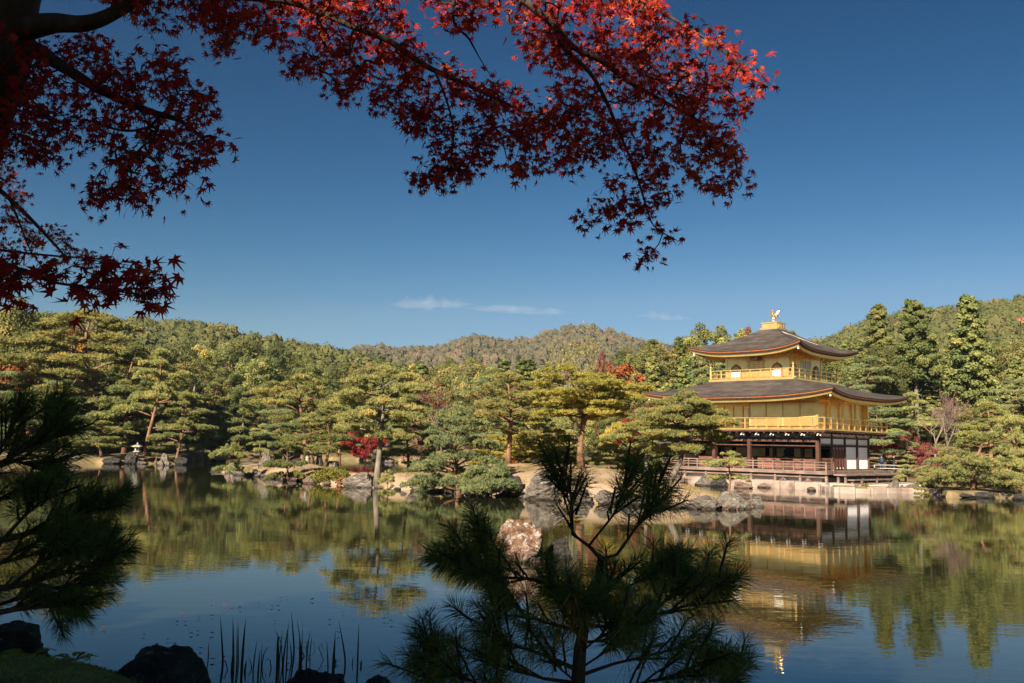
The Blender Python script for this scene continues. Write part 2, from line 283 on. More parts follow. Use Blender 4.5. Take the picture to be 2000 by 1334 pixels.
def pine(seed, H=9, spread=4.5, bare=.35, layers=6, limbs=4, lean=0., wob=.35, r0=.22, dens=62, L=.26, Wd=.024, k=7, prof='dome', fork=None, kick=0., flat=.3, padk=.32, mat='pine', bark='bark', gap=.0):
    rng = np.random.default_rng(seed); tr = MB(); PV = []; PT = []
    def stem(p0, dirx, h, r, t0):
        n = 9; ph = rng.uniform(0, 6.28, 4); pts = []
        for i in range(n):
            t = i / (n - 1)
            x = dirx[0] * t + wob * math.sin(ph[0] + 5 * t) * t + kick * (math.sin(min(t * 2.2, 1) * math.pi / 2)); y = dirx[1] * t + wob * math.sin(ph[1] + 4.2 * t) * t
            pts.append((p0[0] + x - (0), p0[1] + y, p0[2] + h * t))
        rad = [r * (1.25 if i == 0 else 1) * (1 - .82 * (i / (n - 1))) + .012 for i in range(n)]
        tr.tube(pts, rad, 8); return pts
    def at(pts, t):
        f = t * (len(pts) - 1); i = min(int(f), len(pts) - 2); u = f - i
        return np.array(pts[i]) * (1 - u) + np.array(pts[i + 1]) * u
    def pad(c, pr, tilt):
        """a cushion of foliage: several small domes side by side, each bristling with tufts"""
        m = int(np.clip(3 + 3.2 * pr, 3, 8)); base = rng.normal(.45, .11)
        for q in range(m):
            a0 = rng.uniform(0, 6.283); r0_ = math.sqrt(rng.uniform(0, 1)) * pr * .78 if q else 0
            rl = pr * rng.uniform(.34, .52) * (1 - .25 * r0_ / pr); x0, y0 = math.cos(a0) * r0_, math.sin(a0) * r0_
            cc = c + np.array([x0, y0, x0 * tilt[0] + y0 * tilt[1] - .22 * r0_ * r0_ / pr + rng.normal(0, .05 * pr)])
            n = max(8, int(dens * rl * rl * 2.6)); d = unit(rng.normal(size=(n, 3)) + np.array([0, 0, .55])); d[:, 2] = np.where(d[:, 2] < -.25, -d[:, 2] * .6, d[:, 2]); d = unit(d)
            p = cc + d * rl * rng.uniform(.55, 1.0, (n, 1)) * np.array([1, 1, flat * 1.9])
            tint = np.clip(base + rng.normal(0, .08) + rng.normal(0, .12, n) + (rng.uniform(0, 1, n) > .955) * .4, 0, 1)
            v, tt = tufts(p, unit(d * np.array([.6, .6, .5]) + np.array([0, 0, .55])), k, L, Wd, .72, rng, tint, unit(d + np.array([0, 0, .25]))); PV.append(v); PT.append(tt)
    def crown(pts, b0, spr, nl, nlm):
        az = rng.uniform(0, 6.28)
        for i in range(nl):
            t = b0 + (.97 - b0) * (i / max(nl - 1, 1)) ** .95
            q = (t - b0) / (1 - b0)
            pr_ = {'dome': .62 + .38 * math.sin(math.pi * min(q * 1.1 + .12, 1)), 'cone': 1.02 - .72 * q, 'umbrella': .55 + .5 * q if q < .7 else .92 - .9 * (q - .7)}[prof]
            if q > .93: pr_ *= .6
            c0 = at(pts, t)
            for j in range(nlm if q < .9 else 3):
                az += 2.399 * rng.uniform(.8, 1.2)
                if rng.uniform() < gap: continue
                l = spr * pr_ * rng.uniform(.68, 1.12); dx, dy = math.cos(az), math.sin(az); sg = rng.uniform(-.3, .3)
                up = rng.uniform(-.04, .16) + .12 * q
                P = [c0 + np.array([dx, dy, 0]) * l * f + np.array([-dy, dx, 0]) * l * sg * f * f + np.array([0, 0, l * (up * f + .10 * math.sin(math.pi * f) + rng.normal(0, .02))]) for f in (0, .25, .5, .75, .96)]
                rr = max(.018, r0 * (.42 - .22 * q) * (l / spr) ** .7)
                tr.tube(P, [rr, rr * .8, rr * .62, rr * .42, rr * .2], 5)
                pr = padk * l * rng.uniform(.85, 1.2) + .10
                tilt = (rng.normal(0, .07), rng.normal(0, .07))
                pad(P[4], pr * .85, tilt)
                if l > spr * .45: pad(P[3] + np.array([-dy, dx, .02]) * l * .20, pr * .85, tilt)
                if l > spr * .45: pad(P[3] - np.array([-dy, dx, .02]) * l * .22, pr * .8, tilt)
                if l > spr * .6: pad(P[2] + np.array([0, 0, .05 * l]), pr * .8, tilt)
                for sgn in (1, -1):
                    if l > spr * .5:
                        e = P[3] + np.array([-dy, dx, .06]) * l * .3 * sgn
                        tr.tube([P[2], (P[2] + e) / 2 + np.array([0, 0, .03 * l]), e], [rr * .45, rr * .3, rr * .12], 4)
        pad(at(pts, 1.0) + np.array([0, 0, .1]), spr * .26 + .1, (0, 0))
        pad(at(pts, .96) + np.array([.2 * spr * rng.normal(), .2 * spr * rng.normal(), -.05]), spr * .24 + .1, (0, 0))
    main = stem((0, 0, 0), (lean, 0), H, r0, 0)
    if fork:
        f = fork; c = at(main, f)
        crown(main, max(bare, f + .05), spread * .8, layers, limbs)
        s2 = stem(tuple(c), (spread * .45, spread * .1), H * (1 - f) * .8, r0 * .62, f)
        crown(s2, .3, spread * .6, max(3, layers - 2), limbs)
        s3 = stem(tuple(at(main, f * .9)), (-spread * .5, -spread * .15), H * (1 - f) * .62, r0 * .5, f)
        crown(s3, .35, spread * .55, max(2, layers - 3), limbs)
    else: crown(main, bare, spread, layers, limbs)
    V = np.concatenate(PV); T = np.clip(np.concatenate(PT), 0, 1)
    return pack(tr, V, T, mat, bark)

def pack(tr, V, T, mat, bark, H=None):
    me = np_mesh('crown', V, quadfaces(len(V) // 4), M[mat], T)
    w = .5 * (np.percentile(V[:, 0], 99) - np.percentile(V[:, 0], 1) + np.percentile(V[:, 1], 99) - np.percentile(V[:, 1], 1))
    return dict(trunk=tr.mesh('trunk', M[bark]), crown=me, H=float(np.percentile(V[:, 2], 99.7)), W=float(w), mat=mat, cx=float((np.percentile(V[:, 0], 98) + np.percentile(V[:, 0], 2)) / 2))

def clump_leaves(c, r, n, size, rng, tint, up=.55, flatten=.8, droop=0):
    """leaves over the outside of one rounded clump, more of them on its upper side"""
    d = unit(rng.normal(size=(n, 3)) + np.array([0, 0, up * .6]))
    p = c + d * r * rng.uniform(.72, 1.04, (n, 1)) * np.array([1, 1, flatten])
    nr = unit(d + rng.normal(size=(n, 3)) * .42); t = rng.normal(size=(n, 3)) + np.array([0, 0, -.5 - droop]); t = unit(t - (t * nr).sum(1, keepdims=True) * nr * .85)
    s = size * rng.uniform(.6, 1.25, n)
    V = blades(p, t, s, s * .42, rng, .5, 0, nr)
    return V, np.repeat(np.clip(tint + rng.normal(0, .09, n), 0, 1), 4)

def broad(seed, H=15, Wd=11, bare=.25, nc=46, nl=230, leaf=.42, mat='broad', bark='bark_grey', shape=1.0, tint=.45, tv=.16, rc=.2, cover=1.0, limbs=9):
    rng = np.random.default_rng(seed); tr = MB(); PV = []; PT = []
    zc = H * (bare + (1 - bare) * .48); rz = H * (1 - bare) * .52; rx = Wd / 2
    tr.tube([(0, 0, 0), (rng.normal(0, .1), rng.normal(0, .1), H * .2), (rng.normal(0, .3), rng.normal(0, .3), zc), (rng.normal(0, .4), 0, zc + rz * .6)], [H * .022, H * .017, H * .011, H * .004], 7)
    cs = []
    tries = 0
    while len(cs) < nc and tries < 4000:
        tries += 1
        d = unit(rng.normal(size=3)); f = rng.uniform(.35, 1) ** .5
        wz = 1 - .28 * max(0, d[2]) * shape
        c = np.array([d[0] * rx * f * wz, d[1] * rx * f * wz, zc + d[2] * rz * f])
        r = rx * rc * rng.uniform(.75, 1.45)
        if all(np.linalg.norm(c - q[0]) > .55 * (r + q[1]) for q in cs): cs.append((c, r))
        elif tries > 1500 and rng.uniform() < .1: cs.append((c, r))
    for i, (c, r) in enumerate(cs):
        if rng.uniform() > cover: continue
        v, t = clump_leaves(c, r, int(nl * (r / (rx * rc)) ** 1.6), leaf, rng, rng.normal(tint, tv)); PV.append(v); PT.append(t)
        if i < limbs * 3 and i % 3 == 0:
            s = np.array([0, 0, zc - rz * .55 + rng.uniform(0, .6) * rz]); tr.tube([s, (s + c) / 2 + np.array([0, 0, -.04 * H]), c], [H * .008, H * .005, H * .002], 5)
    return pack(tr, np.concatenate(PV), np.concatenate(PT), mat, bark)

def conifer(seed, H=20, Wd=6.5, bare=.2, nc=70, nl=150, leaf=.5, mat='cedar', bark='bark_grey', ragged=.35, tip=.25, tint=.45, stubs=0, power=.8):
    rng = np.random.default_rng(seed); tr = MB(); PV = []; PT = []
    tr.tube([(0, 0, 0), (rng.normal(0, .08), 0, H * .35), (rng.normal(0, .12), 0, H * .7), (0, 0, H * .98)], [H * .019, H * .015, H * .009, .03], 8)
    az = 0
    for i in range(nc):
        q = (i + rng.uniform(0, 1)) / nc; t = bare + (1 - bare) * q; az += 2.399
        prof = (tip + (1 - tip) * (1 - q) ** power) * (1 if q > .08 else .7)
        l = Wd / 2 * prof * rng.uniform(1 - ragged, 1 + ragged * .6)
        r = (Wd * .115 * (.55 + .6 * (1 - q))) * rng.uniform(.8, 1.3)
        for f in ((.35, .85) if l > Wd * .2 else (.6,)):
            c = np.array([math.cos(az) * l * f, math.sin(az) * l * f, t * H - .18 * l * f])
            v, tt = clump_leaves(c, r, int(nl * (.6 if f < .5 else 1)), leaf, rng, rng.normal(tint, .15), up=.5, flatten=.62, droop=.2); PV.append(v); PT.append(tt)
        if i % 2 == 0: tr.tube([(0, 0, t * H), (math.cos(az) * l * .8, math.sin(az) * l * .8, t * H - .1 * l)], [H * .004, H * .0015], 4)
    v, tt = clump_leaves(np.array([0, 0, H * .97]), Wd * .1, nl, leaf, rng, tint); PV.append(v); PT.append(tt)
    for i in range(stubs):
        t = rng.uniform(bare * .45, bare * 1.1); a = rng.uniform(0, 6.28); l = rng.uniform(.12, .4) * Wd
        tr.tube([(0, 0, t * H), (math.cos(a) * l * .6, math.sin(a) * l * .6, t * H + .04 * l), (math.cos(a) * l, math.sin(a) * l, t * H + .25 * l)], [H * .004, H * .003, H * .001], 4)
    return pack(tr, np.concatenate(PV), np.concatenate(PT), mat, bark)

def bare_tree(seed, H=11, Wd=8, bark='bark_pale', leafmat_='pinkish', leaves=500, leaf=.2, fork=.3, levels=5, tint=.4, top_only=False):
    rng = np.random.default_rng(seed); tr = MB(); ends = []
    def grow(p, d, l, r, lev):
        n = 4; pts = [p]; q = p.copy(); dd = d.copy()
        for i in range(n):
            dd = unit(dd + rng.normal(0, .13, 3) + np.array([0, 0, .05])); q = q + dd * l / n; pts.append(q.copy())
        tr.tube(pts, [r * (1 - .13 * i) for i in range(n + 1)], 6 if lev > 2 else 4, cap=False)
        if lev == 0: ends.append(q); return
        if lev <= 2: ends.append(q)
        m = 3 if lev > 1 else 4
        for i in range(m):
            s = pts[rng.integers(2, n + 1)]
            nd = unit(dd + rng.normal(0, .55, 3) * np.array([1, 1, .6]) + np.array([0, 0, .12]))
            grow(s, nd, l * rng.uniform(.55, .8), max(r * .5, .014), lev - 1)
    grow(np.zeros(3), np.array([.05, 0, 1.]), H * fork, H * .018, levels)
    E = np.array(ends)
    sc = np.array([Wd / max(E[:, 0].max() - E[:, 0].min(), .1), Wd / max(E[:, 1].max() - E[:, 1].min(), .1), H / E[:, 2].max()])
    tr.v = [tuple(np.array(v) * sc) for v in tr.v]; E = E * sc
    if top_only: E = E[E[:, 2] > H * .68]
    idx = rng.integers(0, len(E), leaves); c = E[idx] + rng.normal(0, leaf * 1.3, (leaves, 3)) 
    t = unit(rng.normal(size=(leaves, 3))); s = leaf * rng.uniform(.6, 1.3, leaves)
    V = blades(c, t, s, s * .4, rng, .5); T = np.repeat(np.clip(rng.normal(tint, .2, leaves), 0, 1), 4)
    return pack(tr, V, T, leafmat_, bark)

# ---------------------------------------------------------------- one of each kind
V_ = {}
V_['tall'] = pine(11, 18, 7.2, .30, 8, 5, lean=-1.2, wob=1.0, r0=.42, dens=26, L=.42, Wd=.040, gap=.12, mat='pine_olive', prof='dome', padk=.30, bark='bark')
V_['mid1'] = pine(12, 12, 4.2, .22, 8, 4, lean=.5, wob=.5, r0=.26, dens=38, L=.34, Wd=.032, gap=.14, prof='cone', padk=.33)
V_['mid2'] = pine(13, 12, 4.8, .28, 7, 4, lean=-.8, wob=.6, r0=.27, dens=36, L=.34, Wd=.032, gap=.14, mat='pine_grey', prof='dome', padk=.32)
V_['mid3'] = pine(14, 11, 4.4, .26, 7, 4, lean=1.6, wob=.6, r0=.25, dens=38, L=.33, Wd=.032, gap=.14, prof='dome', padk=.32)
V_['bare'] = pine(21, 9, 4.8, .42, 6, 5, lean=.4, wob=.25, r0=.30, dens=52, gap=.12, prof='dome', bark='bark_grey', padk=.30)
V_['low'] = pine(22, 6.6, 5.2, .12, 7, 5, lean=-.5, wob=.5, r0=.30, dens=52, prof='cone', padk=.28, flat=.34, mat='pine_grey', gap=.1)
V_['limb'] = pine(23, 8.2, 4.6, .34, 6, 5, lean=.2, wob=.5, r0=.28, dens=52, prof='dome', padk=.27, gap=.2, mat='pine_olive')
V_['fork'] = pine(24, 8.6, 5.0, .50, 5, 5, lean=-.7, wob=.7, r0=.25, dens=52, prof='dome', fork=.42, padk=.27, gap=.08)
V_['small'] = pine(31, 3.4, 1.5, .22, 5, 4, lean=.1, wob=.15, r0=.09, dens=150, L=.17, Wd=.018, prof='cone', padk=.36)
V_['small2'] = pine(32, 3.2, 1.9, .40, 3, 4, lean=.5, wob=.25, r0=.10, dens=150, L=.17, Wd=.018, prof='dome', padk=.34)
V_['small3'] = pine(33, 3.6, 1.9, .30, 5, 4, lean=-.3, wob=.2, r0=.10, dens=140, L=.17, Wd=.018, prof='dome', padk=.34, gap=.1)
V_['lean'] = pine(25, 7.2, 3.7, .34, 6, 6, lean=.6, wob=.3, r0=.27, dens=64, L=.22, Wd=.021, prof='dome', kick=1.0, padk=.38, bark='bark_grey', mat='pine_olive')
V_['wide'] = pine(26, 4.6, 4.6, .08, 6, 5, lean=.4, wob=.4, r0=.24, dens=60, L=.22, Wd=.021, prof='cone', padk=.29, flat=.36, gap=.08)
V_['yellow'] = pine(27, 5.0, 3.4, .14, 6, 5, lean=.2, wob=.3, r0=.16, dens=56, L=.24, Wd=.026, prof='cone', padk=.34, mat='pine_yellow')
V_['yellow2'] = pine(28, 9.0, 4.9, .36, 6, 5, lean=-.6, wob=.8, r0=.24, dens=50, L=.26, Wd=.026, prof='dome', fork=.46, padk=.27, gap=.08, mat='pine_yellow')
V_['broad1'] = broad(41, 15, 12, .15, 40, 400, .31, rc=.22)
V_['broad2'] = broad(42, 17, 11, .18, 38, 400, .30, tint=.36, rc=.23)
V_['broad3'] = broad(43, 13, 12, .12, 58, 300, .28, tint=.58, rc=.175)
V_['broad4'] = broad(44, 16, 9.5, .16, 44, 330, .28, tint=.5, shape=1.6)
V_['broad5'] = broad(45, 14, 13, .12, 32, 520, .32, tint=.30, rc=.26)
V_['loose'] = broad(46, 15, 10, .20, 64, 200, .27, tint=.58, rc=.16, cover=.9)
V_['orange'] = broad(47, 12, 9, .22, 40, 170, .38, 'autumn', rc=.19)
V_['redtree'] = broad(48, 4.6, 6.2, .34, 60, 240, .15, 'red', 'bark_dark', rc=.15, tint=.45, shape=2.0)
V_['redloose'] = broad(49, 6, 6, .22, 46, 80, .20, 'pinkish', 'bark_grey', rc=.15, tint=.4, cover=.9)
V_['cedar1'] = conifer(51, 21, 7.0, .22, 84, 210, .36, stubs=5, ragged=.45)
V_['cedar2'] = conifer(52, 21, 7.6, .46, 48, 240, .36, ragged=.6, tip=.4, stubs=12, power=.9)
V_['cedar3'] = conifer(53, 22, 8.0, .15, 84, 210, .36, ragged=.5, tip=.25)
V_['cypress1'] = conifer(54, 16, 5.4, .12, 76, 180, .31, tint=.6, ragged=.3, tip=.15, power=.85)
V_['cypress2'] = conifer(55, 15, 6.2, .30, 62, 180, .31, tint=.62, ragged=.45, tip=.25, stubs=6)
V_['cypress3'] = conifer(56, 14, 5.0, .10, 66, 180, .31, tint=.5, ragged=.35, tip=.12)
V_['bare1'] = bare_tree(61, 11, 8, 'twig', 'pinkish', 500, .15, .38, 5)
V_['bare2'] = bare_tree(62, 9, 6, 'twig', 'pinkish', 1500, .17, .26, 5, .3)
V_['bare3'] = bare_tree(63, 13, 9, 'bark_pale', 'broad', 2200, .20, .33, 5, .62, True)
V_['bare4'] = bare_tree(64, 10, 9, 'twig', 'pinkish', 300, .12, .30, 5, .6)
V_['shadetree'] = broad(71, 14, 12, .22, 80, 330, .50, tint=.4, rc=.2)

V_['shadegap'] = broad(72, 12, 9, .20, 74, 120, .34, tint=.4, rc=.12)

def tree_at(kind, pos, sxy, sz, rz, name, label, cat='tree', group=None):
    v = V_[kind]; t = empty(name, pos, 0, label, cat, group)
    t.scale = (sxy, sxy, sz); t.rotation_euler = (0, 0, rz)
    link('trunk', v['trunk'], t); link('crown', v['crown'], t)
    return t
# ================================================================ land and water
def fbm(x, y, s, o=4):
    return mnoise.fractal(Vector((x * s, y * s, 7.3)), 1.0, 2.0, o)
def interp(tab, v):
    return float(np.interp(v, [a for a, b in tab], [b for a, b in tab]))

# far shore: sideways slope -> distance of the waterline
_shore_px = [(-260, 905), (-100, 905), (120, 904), (250, 906), (350, 906), (372, 902), (405, 895), (440, 893), (520, 893), (640, 896.5), (700, 899), (780, 901), (830, 906), (900, 914), (1000, 921), (1100, 929), (1200, 938), (1262, 944), (1300, 948)]
SHORE = [(sx(x), at_z(x, y, 0)[1]) for x, y in _shore_px]
PAV = np.array([21.385, 74.822]); PAV_A = R(-45.23); PW, PD = 11.7, 8.43
def pav_w(lx, ly):
    c, s = math.cos(PAV_A), math.sin(PAV_A); return np.array([PAV[0] + lx * c - ly * s, PAV[1] + lx * s + ly * c])
def pav_l(x, y):
    c, s = math.cos(PAV_A), math.sin(PAV_A); dx, dy = x - PAV[0], y - PAV[1]; return dx * c + dy * s, -dx * s + dy * c
for lx, ly in ((-9.2, -6.1), (-4, -6.1), (2, -6.1), (7.2, -6.2)):
    p = pav_w(lx, ly); SHORE.append((p[0] / p[1], p[1]))
SHORE += [(sx(x), at_z(x, y, 0)[1]) for x, y in [(1640, 961), (1700, 963), (1760, 964), (1830, 966), (1845, 973), (1900, 972), (1960, 973), (2010, 976), (2120, 985), (2300, 995)]]
SHORE.sort()
RISE = [(-3, -.8), (-.4, -.45), (.05, -.12), (.5, .30), (1.4, .62), (3, .8), (14, .95), (36, 1.8), (62, 5.4), (100, 12.0), (150, 19)]
def shore_y(s): return interp(SHORE, s)
def shore_z(x, y):
    s = x / y; t = y - shore_y(s)
    z = interp(RISE, t)
    # the path and terrace about the pavilion lie level
    lx, ly = pav_l(x, y)
    if t > .3 and -13 < lx < 26 and ly < 22: z = min(z, .40 + max(0, ly - 9) * .04)
    if 6.4 < lx < 22 and t < .9 and x / y < sx(1842): z = min(z, -.25)
    if -13 < lx < 26 and ly < 22: return z
    if t > .6: z += .16 * fbm(x, y, .18) * min(1, (t - .6) / 4)
    return z

ISL_F = [(408, 921.5), (425, 922.5), (450, 925), (480, 929), (520, 932), (570, 938), (610, 945), (660, 949), (700, 952), (735, 954), (780, 957), (830, 959), (870, 963), (920, 967), (1000, 971), (1060, 976), (1100, 979), (1150, 983), (1200, 986), (1260, 988), (1300, 991), (1350, 994), (1400, 996), (1440, 996), (1475, 992), (1494, 987)]
ISL_FRONT = [(sx(x), at_z(x, y, 0)[1]) for x, y in ISL_F]
_back = [(408, 94), (450, 99), (520, 102), (590, 101), (640, 92), (690, 79), (740, 74), (800, 75), (860, 83), (940, 86), (1060, 84), (1150, 80), (1230, 73), (1300, 63), (1380, 60), (1440, 58), (1480, 56), (1494, 52)]
ISL_BACK = [(sx(x), y * .818) for x, y in _back]
_peak = [(408, .12), (430, .35), (480, .6), (560, .95), (620, .9), (680, .7), (740, .95), (800, 1.0), (880, 1.15), (960, 1.45), (1060, 1.6), (1180, 1.45), (1260, 1.25), (1320, 1.1), (1400, .75), (1460, .5), (1494, .15)]
ISL_PEAK = [(sx(x), z) for x, z in _peak]
S0, S1 = ISL_FRONT[0][0], ISL_FRONT[-1][0]
def isl_z(x, y):
    s = x / y
    if not S0 <= s <= S1: return -1
    f, b = interp(ISL_FRONT, s), max(interp(ISL_BACK, s), interp(ISL_FRONT, s) + 1.2)
    t = (y - f) / (b - f)
    if t < -.02 or t > 1.02: return -1
    e = min(max(t, 0) * (b - f), (max(1 - t, 0)) * (b - f))
    pk = interp(ISL_PEAK, s)
    return -.35 + (pk + .35) * (1 - math.exp(-e / 1.5)) * (.82 + .18 * math.sin(math.pi * min(max(t, 0), 1))) + .07 * fbm(x, y, .5) * min(1, e / 1.5)
BANK = [(-2.5, 9), (-1.2, 12.5), (-.75, 13.6), (-.56, 13.3), (-.49, 13.1), (-.43, 12.5), (-.385, 12.0), (-.33, 11.6), (-.22, 11.2), (0, 11.0), (.3, 10.6), (.8, 9.5), (2.5, 7)]
def bank_z(x, y):
    yw = interp(BANK, max(-2.5, min(2.5, x / max(y, .5)))) * .818
    t = yw - y
    z = interp([(-2, -1), (-.2, -.3), (.25, .22), (.8, .40), (2, .62), (4, .82), (7, 1.08), (12, 1.1), (40, 1.5)], t)
    return z + .09 * fbm(x, y, .7) * min(1, max(0, t)) + .03 * fbm(x, y, 2.6) * min(1, max(0, t))

def grid_obj(name, P, nu, nv, mat, smooth=True):
    idx = np.arange(nu * nv).reshape(nu, nv)
    Fq = np.stack([idx[:-1, :-1], idx[1:, :-1], idx[1:, 1:], idx[:-1, 1:]], -1).reshape(-1, 4)
    return tag(link(name, np_mesh(name, P, Fq, mat, smooth=smooth)), kind='structure')

# one sheet of ground out to the horizon, below the pond bed
g = MB(); g.add([(-2600, -700, -1.6), (2600, -700, -1.6), (2600, 2800, -1.6), (-2600, 2800, -1.6)], [(0, 1, 2, 3)])
tag(g.build('ground', M['soil']), kind='structure')
# far shore
ss = np.linspace(-1.05, .98, 420); tt = np.array([-3, -1.2, -.4, .05, .25, .5, .9, 1.4, 2.2, 3.2, 5, 7, 9, 12, 16, 20, 26, 32, 40, 50, 60, 72, 85, 100, 118, 150.])
P = []
for s in ss:
    for t in tt:
        y = shore_y(s) + t + (.25 * fbm(s * 60, 3, 1.0) if t < 3 else 0); x = s * y; P.append((x, y, shore_z(x, y)))
grid_obj('far_shore_ground', P, len(ss), len(tt), M['soil'])
# island
us = np.linspace(S0, S1, 360); vs = np.concatenate([np.linspace(-.03, .2, 16), np.linspace(.23, .8, 16), np.linspace(.84, 1.03, 8)])
P = []
for s in us:
    f, b = interp(ISL_FRONT, s), max(interp(ISL_BACK, s), interp(ISL_FRONT, s) + 1.2)
    for v in vs:
        y = f + (b - f) * v; x = s * y
        z = isl_z(x, y) if 0 <= v <= 1 else -.6
        P.append((x, y, max(z, -.6)))
grid_obj('island_ground', P, len(us), len(vs), M['sand'])
# dry grass, moss and needles lying in patches on the island
rgi = np.random.default_rng(31); C = []
while len(C) < 15000:
    s_ = rgi.uniform(S0, S1); f = interp(ISL_FRONT, s_); y = f + abs(rgi.normal(0, 4.5)) + .1; x = s_ * y; z = isl_z(x, y)
    if z > .12 and mnoise.noise(Vector((x * .55, y * .32, 4.0))) + .25 * mnoise.noise(Vector((x * 2.1, y * 2.1, 1.0))) > .02 + .08 * rgi.normal(): C.append((x, y, z - .01))
C = np.array(C); t = unit(rgi.normal(0, .6, C.shape) + np.array([0, 0, .8])); l = rgi.uniform(.04, .13, len(C))
V = blades(C, t, l, .016, rgi, .4); tn = np.clip(np.array([.5 + .8 * mnoise.noise(Vector((c[0] * .4, c[1] * .3, 9.0))) for c in C]) + rgi.normal(0, .12, len(C)), 0, 1)
tag(link('island_grass', np_mesh('island_grass', V, quadfaces(len(V) // 4), M['drygrass'], np.repeat(tn, 4))), 'patches of dry grass and moss on the sandy island', 'grass', kind='stuff')
# near bank
P = []
xs = np.concatenate([np.linspace(-34, -9, 40), np.linspace(-8.8, 5, 120), np.linspace(5.4, 30, 40)])
ys = np.concatenate([np.linspace(-30, 1, 30), np.linspace(1.3, 16, 100)])
for x in xs:
    for y in ys: P.append((x, y, bank_z(x, y)))
grid_obj('bank_ground', P, len(xs), len(ys), M['bankmoss'])

# pond
m, ns, ls, b = nodes('pond_water')
b.inputs['Base Color'].default_value = (.014, .016, .0065, 1); b.inputs['Roughness'].default_value = .015; b.inputs['IOR'].default_value = 1.40
b.inputs['Specular IOR Level'].default_value = .5
tc = ns.new('ShaderNodeTexCoord')
def ripple(scale, stretch, detail, amp):
    mp = ns.new('ShaderNodeMapping'); mp.inputs['Scale'].default_value = stretch; mp.inputs['Rotation'].default_value = (0, 0, .25); ls.new(tc.outputs['Object'], mp.inputs[0])
    n = ns.new('ShaderNodeTexNoise'); n.inputs['Scale'].default_value = scale; n.inputs['Detail'].default_value = detail; n.inputs['Roughness'].default_value = .5; ls.new(mp.outputs[0], n.inputs['Vector'])
    mu = ns.new('ShaderNodeMath'); mu.operation = 'MULTIPLY'; mu.inputs[1].default_value = amp; ls.new(n.outputs[0], mu.inputs[0]); return mu.outputs[0]
# calmer and rougher patches as the breeze leaves them
pn = noise_tex(ns, ls, .06, 2, .5, coord='Object'); pr = ns.new('ShaderNodeMapRange'); pr.inputs[1].default_value = .38; pr.inputs[2].default_value = .62; pr.inputs[3].default_value = .35; pr.inputs[4].default_value = 1.25; ls.new(pn.outputs[0], pr.inputs[0])
r1 = ripple(.8, (.55, 1.0, 1), 2, .0036); r2 = ripple(4.2, (.45, 1, 1), 3, .0020)
ad = ns.new('ShaderNodeMath'); ad.operation = 'ADD'; ls.new(r1, ad.inputs[0]); ls.new(r2, ad.inputs[1])
mu = ns.new('ShaderNodeMath'); mu.operation = 'MULTIPLY'; ls.new(ad.outputs[0], mu.inputs[0]); ls.new(pr.outputs[0], mu.inputs[1])
bp = ns.new('ShaderNodeBump'); bp.inputs['Strength'].default_value = 1; bp.inputs['Distance'].default_value = 1.0; ls.new(mu.outputs[0], bp.inputs['Height']); ls.new(bp.outputs[0], b.inputs['Normal'])
M['water'] = m
g = MB(); g.add([(-150, 4, 0), (150, 4, 0), (150, 230, 0), (-150, 230, 0)], [(0, 1, 2, 3)])
tag(g.build('pond_water', M['water']), kind='structure')

